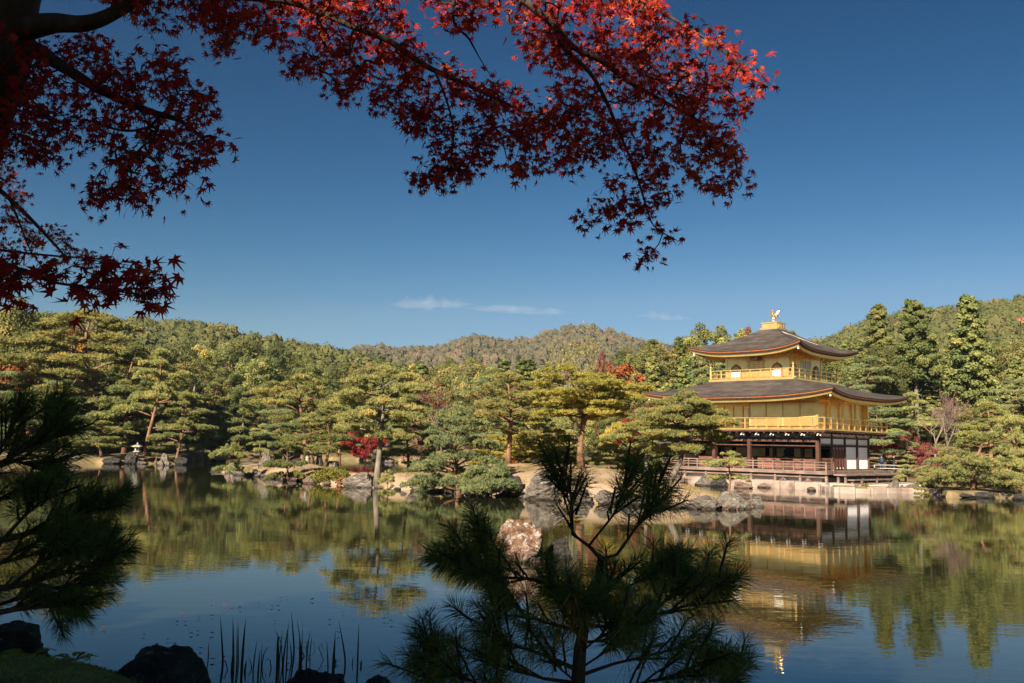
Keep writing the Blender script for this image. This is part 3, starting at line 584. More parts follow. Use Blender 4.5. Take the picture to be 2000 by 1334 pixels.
# ---------------------------------------------------------------- hills
rngh = np.random.default_rng(5)
_pxt = np.linspace(-700, 2700, 341); _st = np.array([sx(p, 760) for p in _pxt])
def hill(name, prof, Y0, Y1, Y2, z0, leaf, tree_r, step, wood_label, pal_shift=0, floor='soil', core=(9, 5), leafm='hillwood'):
    """prof: skyline of the photo (px) -> ridge at distance Y1, slope starting at Y0, falling away to Y2; the wood on it is one mass"""
    xs = [p[0] for p in prof]; n = 90
    cols = np.linspace(xs[0], xs[-1], n); P = []; vv = np.concatenate([np.linspace(0, 1, 16), [1.12, 1.3, 1.6]])
    def zr(px):
        return at_y(px, float(np.interp(px, xs, [p[1] for p in prof])), Y1)[2] - tree_r * 1.75
    def hz(px, v):
        h = zr(px)
        if v <= 1: return z0 + (h - z0) * (v ** .8 if v > 0 else 0)
        return h - (h * .7) * (v - 1) / .6
    for c in cols:
        s = sx(c, 760)
        for v in vv:
            y = Y0 + (Y1 - Y0) * v if v <= 1 else Y1 + (Y2 - Y1) * (v - 1) / .6
            P.append((s * y, y, hz(c, v) + (0 if v == 0 else tree_r * .5 * fbm(s * y, y, .012))))
    grid_obj(name, P, n, len(vv), M[floor])
    C = []; 
    y = Y0
    while y < Y1 * 1.04:
        v = (y - Y0) / (Y1 - Y0); xa, xb = sx(xs[0], 760) * y, sx(xs[-1], 760) * y
        k = max(2, int((xb - xa) / step))
        for i in range(k):
            x = xa + (xb - xa) * (i + rngh.uniform(0, 1)) / k; yy = y + rngh.uniform(-.5, .5) * step
            px = float(np.interp(x / yy, _st, _pxt))
            vq = (yy - Y0) / (Y1 - Y0); vq = max(0, vq)
            z = hz(min(max(px, xs[0]), xs[-1]), min(vq, 1.04)); C.append((x, yy, z))
        y += step * 1.25
    C = np.array(C); PV = []; PT = []
    nl = leaf[1]
    ph = np.linspace(.12, 2.2, core[1] + 1); th = np.arange(core[0]) * 2 * math.pi / core[0]
    S = np.array([[(math.sin(p) * math.cos(t), math.sin(p) * math.sin(t), math.cos(p)) for t in th] for p in ph])
    qi = np.array([(j * core[0] + i, (j + 1) * core[0] + i, (j + 1) * core[0] + (i + 1) % core[0], j * core[0] + (i + 1) % core[0]) for j in range(core[1]) for i in range(core[0])])
    for c in C:
        r = tree_r * rngh.uniform(.65, 1.35); con = rngh.uniform(.8, 1.35)
        tint = .70 * rngh.beta(3.5, 3.2) if rngh.uniform() < .955 else rngh.uniform(.70, .86 if Y1 > 600 else 1)
        # the lumpy body of the crown, then loose sprays of leaves over it
        B = (S * rngh.uniform(.55, 1.0, S.shape[:2] + (1,)) * r * np.array([1, 1, con])).reshape(-1, 3) + c + np.array([0, 0, r * .7])
        PV.append(B[qi].reshape(-1, 3)); PT.append(np.clip(tint + np.repeat(rngh.normal(-.03, .05, len(qi)), 4), 0, 1))
        d = unit(rngh.normal(size=(nl, 3)) + np.array([0, -.25, .45]))
        p = c + np.array([0, 0, r * .7]) + d * r * rngh.uniform(.78, 1.06, (nl, 1)) * np.array([1, 1, con])
        nr = unit(d + rngh.normal(size=(nl, 3)) * .4); t = rngh.normal(size=(nl, 3)); t = unit(t - (t * nr).sum(1, keepdims=True) * nr * .9); s = leaf[0] * rngh.uniform(.6, 1.3, nl)
        PV.append(blades(p, t, s, s * .45, rngh, .5, 0, nr)); PT.append(np.repeat(np.clip(tint + rngh.normal(0, .03, nl), 0, 1), 4))
    V = np.concatenate(PV)
    tag(link('hillside_wood', np_mesh('hillside_wood', V, quadfaces(len(V) // 4), M[leafm], np.clip(np.concatenate(PT) + pal_shift, 0, 1))), wood_label, 'wood', kind='stuff')

hill('hill', [(-260, 600), (-60, 606), (60, 614), (180, 621), (260, 622), (350, 629), (430, 634), (500, 654), (570, 664), (640, 681), (720, 700), (800, 730)], 215, 330, 460, 14, (.62, 80), 2.9, 4.6, 'autumn-tinged wood covering the long hill on the left')
hill('hill', [(640, 686), (680, 681), (705, 672), (735, 671), (770, 678), (860, 674), (900, 656), (930, 650), (960, 657), (990, 662), (1040, 658), (1075, 641), (1110, 633), (1135, 632), (1170, 637), (1200, 645), (1240, 659), (1300, 668), (1400, 676), (1500, 690)], 560, 950, 1300, 30, (1.25, 20), 4.0, 8.4, 'reddish brown wood on the distant rounded hills', .10, core=(7, 4), leafm='farwood')
hill('hill', [(1480, 690), (1560, 674), (1610, 663), (1650, 645), (1690, 632), (1730, 619), (1770, 609), (1830, 601), (1880, 597), (1940, 590), (2000, 581), (2100, 570), (2260, 566)], 215, 430, 600, 14, (.75, 64), 3.2, 5.0, 'rusty brown wood on the steep hill at the right', .02)

# ---------------------------------------------------------------- thin clouds: real puffs of vapour far behind the hills
def cloud(x0, x1, y, thick, dens, seed, label, Y=3200, drop=6):
    """a long thin lens of vapour with a ragged rim, thinning out to nothing at its edges"""
    m = MB(); k = Y / F_PX; off = seed * 9.1; nu, nv = 72, 12; top = []; bot = []
    c0 = at_y((x0 + x1) / 2, y, Y); hl = (x1 - x0) / 2 * k
    vs = []; 
    for j in range(nv + 1):
        r = j / nv
        for q in range(nu):
            th = 2 * math.pi * q / nu; rag = 1 + .28 * mnoise.fractal(Vector((math.cos(th) * 3.1 + off, math.sin(th) * 1.7, seed)), 1, 2, 4)
            ex = math.cos(th); ex = ex * (1.0 if ex < 0 else 1.0); x = ex * r * hl * rag; yy = math.sin(th) * r * hl * .30 * rag
            t = thick * k * .5 * (1 - r * r) * max(0, .75 + 1.7 * mnoise.fractal(Vector((x / hl * 4 + off, yy / hl * 9, 1.0)), 1, 2, 5)) * (1.25 - .5 * (x / hl + 1) / 2)
            z = -drop * k * .5 * (x / hl) - yy * .05
            vs.append((c0[0] + x, c0[1] + yy, c0[2] + z, max(t, 0) if j < nv else 0))
    n = len(vs); V = [(a, b, c + t) for a, b, c, t in vs] + [(a, b, c - t * .55) for a, b, c, t in vs[:-nu]]
    fs = []
    for j in range(nv):
        for q in range(nu):
            a, b, c, d = j * nu + q, j * nu + (q + 1) % nu, (j + 1) * nu + (q + 1) % nu, (j + 1) * nu + q
            fs.append((a, d, c, b)); lo = lambda i: i + n if i < n - nu else i
            fs.append((lo(a), lo(b), lo(c), lo(d)))
    m.add(V, fs, True)
    mt = bpy.data.materials.new('cloud_vapour'); mt.use_nodes = True; t = mt.node_tree; t.nodes.clear()
    o = t.nodes.new('ShaderNodeOutputMaterial'); v = t.nodes.new('ShaderNodeVolumePrincipled'); v.inputs['Color'].default_value = (.95, .95, .97, 1); v.inputs['Density'].default_value = dens; v.inputs['Anisotropy'].default_value = 0
    t.links.new(v.outputs[0], o.inputs['Volume'])
    tag(m.build('cloud', mt), label, 'cloud')
cloud(766, 930, 596, 30, .0027, 1, 'longer wispy white cloud above the distant hills at the middle', drop=-4)
cloud(900, 1130, 606, 14, .0024, 2, 'faint streak of cloud trailing right of the longer wisp')
cloud(1243, 1352, 620, 19, .0024, 3, 'small pale wisp of cloud left of the pavilion roof')

# ---------------------------------------------------------------- the air: a little haze that greys the far hills
hz_ = MB(); hz_.box(-2700, 2700, -800, 2900, -2.6, 215)
mt = bpy.data.materials.new('haze_air'); mt.use_nodes = True; t = mt.node_tree; t.nodes.clear()
o = t.nodes.new('ShaderNodeOutputMaterial'); v = t.nodes.new('ShaderNodeVolumePrincipled'); v.inputs['Color'].default_value = (.50, .68, 1.0, 1); v.inputs['Density'].default_value = .00010; v.inputs['Anisotropy'].default_value = .2
t.links.new(v.outputs[0], o.inputs['Volume']); tag(hz_.build('haze', mt), kind='stuff')
# ================================================================ the golden pavilion
PZ = 1.05                                             # local heights below are measured from .60 m under the pond; the empty stands at .45
m, ns, ls, b = nodes('gold_leaf')
n = noise_tex(ns, ls, 1.3, 5, .6); r = ramp(ns, [(.3, (.82, .53, .175)), (.5, (.89, .60, .22)), (.7, (.93, .69, .30))]); ls.new(n.outputs[0], r.inputs[0]); ls.new(r.outputs[0], b.inputs['Base Color'])
b.inputs['Metallic'].default_value = .80; b.inputs['Roughness'].default_value = .30
n2 = noise_tex(ns, ls, 5, 4, stretch=(.25, .25, 6)); bp = ns.new('ShaderNodeBump'); bp.inputs['Strength'].default_value = .25; bp.inputs['Distance'].default_value = .01; ls.new(n2.outputs[0], bp.inputs['Height']); ls.new(bp.outputs[0], b.inputs['Normal'])
M['gold'] = m
m, ns, ls, b = nodes('cypress_bark_roof')
n = noise_tex(ns, ls, 2.2, 7, .65, stretch=(.35, .35, 2.4)); r = ramp(ns, [(.28, (.024, .020, .019)), (.5, (.055, .044, .040)), (.72, (.105, .086, .078))]); ls.new(n.outputs[0], r.inputs[0]); ls.new(r.outputs[0], b.inputs['Base Color'])
b.inputs['Roughness'].default_value = .85; b.inputs['Specular IOR Level'].default_value = .25
wv = ns.new('ShaderNodeTexWave'); wv.bands_direction = 'Z'; wv.inputs['Scale'].default_value = 3.4; wv.inputs['Distortion'].default_value = 2.5; wv.inputs['Detail'].default_value = 3
tc = ns.new('ShaderNodeTexCoord'); ls.new(tc.outputs['Object'], wv.inputs[0]); bp = ns.new('ShaderNodeBump'); bp.inputs['Strength'].default_value = .55; bp.inputs['Distance'].default_value = .04; ls.new(wv.outputs[0], bp.inputs['Height']); ls.new(bp.outputs[0], b.inputs['Normal'])
M['roof'] = m
M['roof_edge'] = surf('roof_edge_layers', [(.3, (.02, .014, .012)), (.7, (.06, .04, .032))], 6, .9)
M['redtrim'] = surf('copper_red_trim', [(.3, (.34, .085, .030)), (.7, (.46, .16, .055))], 4, .5)
M['wood'] = surf('dark_old_wood', [(.3, (.045, .020, .013)), (.6, (.092, .042, .026)), (.8, (.15, .075, .048))], 2, .65, .3, 14, stretch=(1, 1, .3))
M['wood_red'] = surf('reddish_wood_lattice', [(.3, (.14, .055, .034)), (.7, (.25, .11, .07))], 3, .6, .3, 14)
M['wood_grey'] = surf('weathered_deck_wood', [(.3, (.11, .075, .062)), (.6, (.22, .155, .13)), (.8, (.31, .24, .205))], 3, .85, .3, 18, stretch=(.4, 1, 1))
M['plaster'] = surf('white_plaster', [(.35, (.48, .46, .43)), (.6, (.62, .60, .57))], 1.5, .9, .1)
M['paper'] = surf('white_paper_screen', [(.3, (.86, .86, .86)), (.7, (.92, .92, .92))], 1.2, .8)
M['mottled'] = surf('mottled_white_panel', [(.42, (.16, .15, .145)), (.56, (.55, .53, .50))], 7, .8, detail=3)
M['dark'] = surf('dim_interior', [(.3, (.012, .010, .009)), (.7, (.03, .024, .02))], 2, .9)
M['screen'] = surf('painted_gold_screen', [(.3, (.40, .25, .08)), (.5, (.62, .43, .17)), (.7, (.70, .50, .22))], 1.2, .6)
M['whitecap'] = surf('white_painted_beam_ends', [(.3, (.7, .7, .68)), (.7, (.8, .8, .78))], 4, .7)
M['doorwood'] = surf('brown_door_wood', [(.3, (.05, .020, .013)), (.6, (.12, .05, .03)), (.8, (.17, .08, .05))], 4, .5, .3, 20, stretch=(3, 3, .2))
M['lattice_gold'] = surf('gold_lattice', [(.3, (.55, .33, .10)), (.7, (.72, .50, .22))], 5, .5, metal=.3)

def roof_parts(ax, ay, bx, by, ze, lift, zt, conc, wallx, wally, zin, p=3.2, n=40, m=14, thick=.30):
    top, edge, red, fas, sof = MB(PZ), MB(PZ), MB(PZ), MB(PZ), MB(PZ)
    def E(side, u, ins, dz):
        L = lift * abs(u) ** p; fl = .16 * abs(u) ** 6
        hx, hy = (ax, ay) if side % 2 == 0 else (ay, ax)
        return (u * (hx + fl - ins), -(hy + fl - ins), ze + L + dz)
    def rot(side, q):
        x, y, z = q
        return [(x, y, z), (-y, x, z), (-x, -y, z), (y, -x, z)][side]
    U = [math.copysign(abs(t) ** .8, t) for t in np.linspace(-1, 1, n + 1)]
    for side in range(4):
        hx, hy = (ax, ay) if side % 2 == 0 else (ay, ax); ix, iy = (bx, by) if side % 2 == 0 else (by, bx)
        vs = []
        for u in U:
            e = E(side, u, 0, 0)
            for j in range(m + 1):
                v = j / m; L = lift * abs(u) ** p
                z = ze + L * (1 - v) ** 1.7 + (zt - ze) * (conc * v + (1 - conc) * v * v)
                vs.append(rot(side, (e[0] * (1 - v) + u * ix * v, e[1] * (1 - v) - iy * v, z)))
        top.add(vs, [(i * (m + 1) + j, (i + 1) * (m + 1) + j, (i + 1) * (m + 1) + j + 1, i * (m + 1) + j + 1) for i in range(n) for j in range(m)], True)
        def band(mb, a, b2):
            vs = [];
            for u in U: vs += [rot(side, E(side, u, *a)), rot(side, E(side, u, *b2))]
            mb.add(vs, [(2 * i, 2 * i + 1, 2 * i + 3, 2 * i + 2) for i in range(n)], True)
        t = thick
        band(edge, (0, 0), (.02, -.30 * t)); band(edge, (.05, -.50 * t), (.10, -.86 * t)); band(edge, (.10, -.86 * t), (.32, -.86 * t))
        band(red, (.02, -.30 * t), (.05, -.50 * t))
        band(fas, (.22, -.84 * t), (.25, -t - .16)); band(fas, (.25, -t - .16), (.42, -t - .16))
        # soffit, swept up under the corners
        wx, wy = (wallx, wally) if side % 2 == 0 else (wally, wallx); vs = []
        for u in U:
            e = E(side, u, .40, -t - .10)
            for j in range(6):
                v = j / 5; vs.append(rot(side, (e[0] * (1 - v) + u * wx * v, e[1] * (1 - v) - wy * v, e[2] * (1 - v) + zin * v + .0)))
        sof.add(vs, [(i * 6 + j, i * 6 + j + 1, (i + 1) * 6 + j + 1, (i + 1) * 6 + j) for i in range(n) for j in range(5)], True)
        for k in range(int(2 * hx / .42)):
            u = -0.97 + 1.94 * k / (int(2 * hx / .42) - 1); e = E(side, u, .40, -t - .15)
            q = (u * wx, -wy, zin - .05)
            sof.beam(rot(side, e), rot(side, q), .09, .10)
    return top, edge, red, fas, sof

def railing(mb, x0, y0, x1, y1, z, h, n, rails, s=.07, skip=()):
    for k in range(n + 1):
        f = k / n; x = x0 + (x1 - x0) * f; y = y0 + (y1 - y0) * f
        if k in skip: continue
        mb.box(x - s / 2, x + s / 2, y - s / 2, y + s / 2, z, z + h)
    for rz in rails: mb.beam((x0, y0, z + rz), (x1, y1, z + rz), s * .85, s * .85)

pav = empty('golden_pavilion', (PAV[0], PAV[1], .45), PAV_A, 'three-storey golden pavilion with curved bark roofs standing at the water', 'pavilion')
hw, hd = PW / 2, PD / 2
Fz, F2z, T2z, F3z, T3z = 1.925, 4.89, 7.03, 8.875, 10.60

# --- first storey
mb = MB(PZ); mb.box(-hw - .5, hw + .55, -hd - .55, hd + .5, 1.0, 1.42); mb.build('plinth', M['plaster'], pav)
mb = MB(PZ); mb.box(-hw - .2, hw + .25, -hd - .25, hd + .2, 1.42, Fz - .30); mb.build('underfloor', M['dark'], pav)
mb = MB(PZ)
mb.box(-hw - 1.3, hw + 1.3, -hd - 1.3, hd + 1.0, Fz - .10, Fz - .01); mb.box(-hw - 1.32, hw + 1.32, -hd - 1.33, -hd - 1.18, Fz - .25, Fz - .103)
mb.box(hw + 1.18, hw + 1.33, -hd - 1.17, hd + 1.0, Fz - .25, Fz - .103)
mb.box(-hw - 1.2, hw + 1.2, -hd - 1.05, -hd - .92, Fz - .50, Fz - .33)
for k in range(8):
    x = -hw - 1.15 + k * (2 * hw + 2.3) / 7; mb.box(x - .08, x + .08, -hd - 1.15, -hd - .98, .95, Fz - .11)
for k in range(1, 5): mb.box(hw + 1.0, hw + 1.15, -hd - 1.0 + k * 2.2, -hd - .84 + k * 2.2, 1.05, Fz - .11)
mb.build('veranda_deck', M['wood_grey'], pav)
mb = MB(PZ); railing(mb, -hw - 1.2, -hd - 1.22, hw + 1.2, -hd - 1.22, Fz, .62, 17, (.24, .42, .62), .075); mb.build('veranda_railing', M['wood_grey'], pav)
mb = MB(PZ); railing(mb, hw + 1.22, -hd - 1.2, hw + 1.22, -hd - .1, Fz, .62, 1, (.24, .42, .62), .075); mb.build('veranda_railing', M['wood_grey'], pav)
for x in (-hw, -hw + 2.9, .2, hw):
    mb = MB(PZ); mb.box(x - .14, x + .14, -hd - .13, -hd + .15, Fz, F2z - .22); mb.build('post', M['wood'], pav, .015)
bays = [hw - 2.34 * k for k in range(6)]
for x in bays[1:]:
    mb = MB(PZ); mb.box(x - .11, x + .11, -hd + 2.0, -hd + 2.22, Fz, F2z - .6); mb.build('post', M['wood'], pav)
for k in range(1, 5):
    y = -hd + PD * k / 4
    mb = MB(PZ); mb.box(hw - .10, hw + .10, y - .075 - (.075 if k == 4 else 0), y + .075 - (.075 if k == 4 else 0), Fz, F2z - .22); mb.build('post', M['wood'], pav)
mb = MB(PZ)
mb.box(-hw - .05, hw + .05, -hd - .10, -hd + .12, 3.98, 4.30); mb.box(-hw, hw, -hd - .06, -hd + .08, 3.66, 3.74)
mb.box(hw - .10, hw + .085, -hd + .155, hd, 3.72, 3.84); mb.box(hw - .10, hw + .09, -hd + .155, hd, 4.28, 4.38)
mb.box(-hw - .1, hw + .1, -hd - .08, -hd + .10, 4.62, 4.70)
mb.box(-hw, hw - .15, -hd + 2.05, -hd + 2.17, 3.5, 3.6)
mb.build('lintel_beam', M['wood'], pav)
# white mottled band with dark struts under the balcony
mb = MB(PZ); mb.box(-hw, hw - .1, -hd - .01, -hd + .05, 4.305, 4.615); mb.build('wall_band', M['mottled'], pav)
mb = MB(PZ); mb.box(hw - .05, hw + .01, -hd + .13, hd - .14, 4.385, 4.66); mb.build('wall_band', M['plaster'], pav)
for k in range(11):
    mb = MB(PZ); x = -hw + k * PW / 10; mb.box(x - .06, x + .06, -hd - .07, -hd + .06, 4.305, 4.615); mb.build('strut', M['wood'], pav)
for k in range(1, 4):
    mb = MB(PZ); y = -hd + PD * k / 4; mb.box(hw - .04, hw + .06, y - .06, y + .06, 4.385, 4.66); mb.build('strut', M['wood'], pav)
for k in range(5):
    mb = MB(PZ); x1 = bays[k] - .12; x0 = bays[k + 1] + .12
    if k == 4: x0 = -hw + .12
    mb.box(x0, x1, -hd + 2.06, -hd + 2.14, Fz, Fz + .93)
    for j in range(9): mb.box(x0, x1, -hd + 2.03, -hd + 2.057, Fz + .08 + j * .095, Fz + .12 + j * .095)
    for q in range(4):
        xx = x0 + (x1 - x0) * (q + .0) / 3; mb.box(xx - .03, xx + .03, -hd + 2.0, -hd + 2.028, Fz, Fz + .95)
    mb.build('lattice_panel', M['wood_red'], pav)
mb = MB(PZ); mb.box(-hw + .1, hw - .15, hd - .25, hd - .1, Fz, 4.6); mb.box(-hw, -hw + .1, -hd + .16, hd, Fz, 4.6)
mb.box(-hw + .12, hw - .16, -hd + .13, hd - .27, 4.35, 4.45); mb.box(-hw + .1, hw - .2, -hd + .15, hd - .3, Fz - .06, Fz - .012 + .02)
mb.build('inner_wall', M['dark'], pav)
mb = MB(PZ)
for x0, x1 in ((-5.4, -4.2), (-3.9, -2.9), (-2.5, -1.3), (-1.1, .1), (.5, 1.9), (2.6, 3.3), (3.45, 4.1), (4.6, 4.75)):
    mb.box(x0, x1, -hd + 2.5, -hd + 2.56, Fz + .1, 3.62)
mb.build('painted_screen', M['screen'], pav)
# east face: open bay, plank doors, two paper screens, transoms
y = [-hd + PD * k / 4 for k in range(5)]
mb = MB(PZ); mb.box(hw - .04, hw, y[1] + .13, y[2] - .13, Fz, 3.7)
for k in range(4):
    yy = y[1] + .2 + k * .5; mb.box(hw + .002, hw + .04, yy, yy + .38, Fz + .08, 3.66)
dr = mb.build('door', M['doorwood'], pav)
for q in range(4):
    for z0 in (Fz + .1, 3.5):
        mb = MB(PZ); yy = y[1] + .25 + q * .5; mb.box(hw + .041, hw + .055, yy, yy + .07, z0, z0 + .12); mb.build('door_fitting', M['whitecap'], dr)
for a, b_ in ((y[2] + .08, y[3] - .08), (y[3] + .08, y[4] - .155)):
    mb = MB(PZ); mb.box(hw - .06, hw - .02, a, b_, Fz + .09, 3.69); p = mb.build('paper_screen', M['paper'], pav)
    mb = MB(PZ)
    for (a0, a1, z0, z1) in ((a, a + .04, Fz, 3.72), (b_ - .04, b_, Fz, 3.72), (a + .041, b_ - .041, Fz, Fz + .09), (a + .041, b_ - .041, 3.68, 3.72)): mb.box(hw - .018, hw + .02, a0, a1, z0, z1)
    mb.build('screen_frame', M['wood'], p)
for k in range(4):
    mb = MB(PZ); mb.box(hw - .05, hw - .01, y[k] + (.14 if k == 0 else .08), y[k + 1] - (.08 if k < 3 else .155), 3.845, 4.275); mb.build('transom', M['paper'], pav)
mb = MB(PZ); mb.box(hw - .08, hw - .03, y[0] + .16, y[1] - .13, Fz, Fz + .90)
for j in range(8): mb.box(hw - .028, hw, y[0] + .16, y[1] - .13, Fz + .08 + j * .1, Fz + .12 + j * .1)
mb.build('lattice_panel', M['wood_red'], pav)
# benches and steps along the east face
mb = MB(PZ); mb.box(hw + 1.36, hw + 2.3, -hd - .4, hd + 2.6, 1.62, 1.72)
for k in range(5): yy = -hd - .2 + k * 2.6; mb.box(hw + 1.5, hw + 1.66, yy, yy + .14, 1.1, 1.62); mb.box(hw + 2.05, hw + 2.2, yy, yy + .14, 1.1, 1.62)
mb.box(hw + 2.35, hw + 2.85, -hd - .3, hd - 1.4, 1.30, 1.38)
for k in range(4): yy = -hd - .1 + k * 2.2; mb.box(hw + 2.5, hw + 2.66, yy, yy + .12, 1.1, 1.30)
mb.build('step_deck', M['wood_grey'], pav)
# --- balcony of the second storey
ov = 1.12
mb = MB(PZ); mb.box(-hw - ov, hw + ov, -hd - ov, hd + ov, F2z - .05, F2z + .06); mb.build('balcony_floor', M['gold'], pav)
mb = MB(PZ); mb.box(-hw - ov + .03, hw + ov - .03, -hd - ov + .03, hd + ov - .03, F2z - .17, F2z - .053)
for k in range(24):
    x = -hw - .9 + k * (PW + 1.8) / 23; mb.box(x - .05, x + .05, -hd - ov + .08, -hd + .1, F2z - .28, F2z - .172)
for k in range(17):
    yy = -hd - .9 + k * (PD + 1.8) / 16; mb.box(hw - .1, hw + ov - .08, yy - .05, yy + .05, F2z - .285, F2z - .173)
mb.build('balcony_beam', M['wood'], pav)
def bracket_cluster(x, y, ax):
    mb = MB(PZ)
    for d, dz in ((0, 0), (-.12, -.075), (.12, -.075)):
        if ax == 'y': mb.box(x + d - .035, x + d + .035, y - .04 + abs(d), y + .04 + abs(d), F2z - .37 + dz, F2z - .30 + dz)
        else: mb.box(x - .04 - abs(d), x + .04 - abs(d), y + d - .035, y + d + .035, F2z - .375 + dz, F2z - .305 + dz)
    mb.box(x - .11 if ax == 'y' else x - .30, x + .11 if ax == 'y' else x - .22, y + .22 if ax == 'y' else y - .11, y + .30 if ax == 'y' else y + .11, F2z - .40, F2z - .29)
    mb.build('bracket', M['whitecap'], pav)
for k in range(11): bracket_cluster(-hw - .3 + k * (PW + .8) / 10, -hd - .94, 'y')
for k in range(8): bracket_cluster(hw + .94, -hd - .3 + k * (PD + 1.0) / 7, 'x')
rz = F2z + .06
mb = MB(PZ); railing(mb, -hw - ov + .06, -hd - ov + .06, hw + ov - .06, -hd - ov + .06, rz, .80, 15, (.40, .80), .075); mb.build('balcony_railing', M['gold'], pav)
mb = MB(PZ); railing(mb, hw + ov - .06, -hd - ov + .15, hw + ov - .06, hd + ov - .06, rz, .80, 11, (.40, .80), .075); mb.build('balcony_railing', M['gold'], pav)
mb = MB(PZ); railing(mb, -hw - ov + .06, -hd - ov + .15, -hw - ov + .06, hd + ov - .06, rz, .80, 8, (.40, .80), .075); mb.build('balcony_railing', M['gold'], pav)
mb = MB(PZ); railing(mb, -hw - ov + .15, hd + ov - .05, hw + ov - .15, hd + ov - .05, rz, .80, 12, (.40, .80), .075); mb.build('balcony_railing', M['gold'], pav)
# --- second storey walls: flush at the right, set back at the left
zf = F2z + .06
mb = MB(PZ)
mb.box(.2, hw - .1, -hd, -hd + .1, zf, T2z); mb.box(.2, .3, -hd + .102, -hd + 1.3, zf, T2z)
mb.box(-hw + .1, .198, -hd + 1.2, -hd + 1.3, zf, T2z - .22); mb.box(-hw, .198, -hd + .0, -hd + .12, T2z - .20, T2z)
mb.box(-hw, -hw + .1, -hd + 1.2, hd - .1, zf, T2z); mb.box(-hw, hw, hd - .1, hd, zf, T2z); mb.box(hw - .35, hw - .25, -hd + .102, hd - .1, zf, T2z)
mb.box(-hw + .1, .19, -hd + .14, -hd + 1.19, T2z - .24, T2z - .2)
mb.build('storey_wall', M['gold'], pav)
mb = MB(PZ)
for x in (.27, 1.67, 3.07, 4.47): mb.box(x - .035, x + .035, -hd - .025, -hd - .002, zf, T2z - .05)
for z in (zf + .9,): mb.box(.2, hw - .12, -hd - .02, -hd - .004, z - .02, z + .02)
mb.box(.2, hw, -hd - .04, -hd - .003, T2z - .12, T2z - .03)
for k in range(7): x = -hw + .5 + k * .86; mb.box(x - .035, x + .035, -hd + 1.17, -hd + 1.198, zf, T2z - .25)
mb.build('batten', M['lattice_gold'], pav)
mb = MB(PZ)
for k in range(5): mb.box(-.55 + k * .15, -.52 + k * .15, -hd + 1.16, -hd + 1.19, zf + .2, T2z - .45)
for k in range(10): mb.box(-.6, .1, -hd + 1.15, -hd + 1.18, zf + .25 + k * .15, zf + .275 + k * .15)
mb.build('lattice_panel', M['lattice_gold'], pav)
for x, yy in [(-hw + .1, -hd + .1), (hw - .02, -hd + .02)] + [(hw - .02, -hd + PD * k / 4 - (.1 if k == 4 else 0)) for k in range(1, 5)]:
    mb = MB(PZ); mb.box(x - .10, x + .10, yy - .10, yy + .10, zf, T2z); mb.build('post', M['gold'], pav)
# --- bracket zone and lower roof
mb = MB(PZ); mb.box(-hw + .02, hw - .02, -hd + .02, hd - .02, T2z + .002, 7.7)
for k in range(13):
    x = -hw + .2 + k * (PW - .4) / 12
    mb.box(x - .09, x + .09, -hd - .30, -hd + .018, T2z + .08, T2z + .2); mb.box(x - .2, x + .2, -hd - .34, -hd - .22, T2z + .203, T2z + .29)
for k in range(9):
    yy = -hd + .2 + k * (PD - .4) / 8
    mb.box(hw - .018, hw + .30, yy - .09, yy + .09, T2z + .08, T2z + .2); mb.box(hw + .22, hw + .34, yy - .2, yy + .2, T2z + .203, T2z + .29)
mb.build('eave_bracket', M['gold'], pav)
def add_roof(args, label):
    top, edge, red, fas, sof = roof_parts(*args)
    ro = top.build('roof', M['roof'], pav)
    edge.build('roof_edge', M['roof_edge'], ro); red.build('red_trim', M['redtrim'], ro); fas.build('eave_fascia', M['gold'], ro); sof.build('soffit', M['gold'], ro)
    return ro
r2 = add_roof((hw + 2.25, hd + 2.25, 3.55, 3.55, 7.36, .50, 8.80, .62, hw, hd, 7.52), 0)
# --- third storey
w3, b3 = 2.72, 3.745
mb = MB(PZ); mb.box(-3.5, 3.5, -3.5, 3.5, 8.3, F3z - .16); mb.build('storey_base', M['gold'], pav)
mb = MB(PZ); mb.box(-b3, b3, -b3, b3, F3z - .16, F3z - .02); mb.box(-b3 - .14, b3 + .14, -b3 + .1, -b3 + .22, F3z - .019, F3z + .04); mb.build('balcony_floor', M['gold'], pav)
for s in range(6):
    x = -3.1 + s * 1.24
    mb = MB(PZ); mb.box(x - .22, x + .22, -3.58, -3.502, F3z - .26, F3z - .2); mb.box(x - .08, x + .08, -3.60, -3.502, F3z - .36, F3z - .26); mb.build('bracket', M['lattice_gold'], pav)
    mb = MB(PZ); mb.box(3.502, 3.62, x - .22, x + .22, F3z - .26, F3z - .2); mb.box(3.502, 3.66, x - .08, x + .08, F3z - .36, F3z - .26); mb.build('bracket', M['lattice_gold'], pav)
q = b3 - .10
for (xa, ya, xb, yb) in ((-q, -q, q, -q), (q, -q, q, q), (-q, -q, -q, q), (-q, q, q, q)):
    mb = MB(PZ); railing(mb, xa + .1 * (xa != xb) * np.sign(xb - xa), ya + .1 * (ya != yb) * np.sign(yb - ya), xb - .1 * (xa != xb) * np.sign(xb - xa), yb - .1 * (ya != yb) * np.sign(yb - ya), F3z, .72, 8, (.12, .42, .72), .07); mb.build('balcony_railing', M['gold'], pav)
for xa, ya in ((-q, -q), (q, -q), (q, q), (-q, q)):
    mb = MB(PZ); mb.lathe([(.085, F3z), (.085, F3z + .92), (.06, F3z + .94), (.10, F3z + 1.0), (.085, F3z + 1.06), (.0, F3z + 1.18)], (xa, ya), 10); mb.build('railing_post', M['gold'], pav)
mb = MB(PZ); mb.box(-w3, w3, -w3, w3, F3z, T3z + .45); mb.build('storey_wall', M['gold'], pav)
for xa in (-w3, -.93, .93, w3):
    mb = MB(PZ); mb.box(xa - .09, xa + .09, -w3 - .05, -w3 - .002, F3z, T3z); mb.build('post', M['gold'], pav)
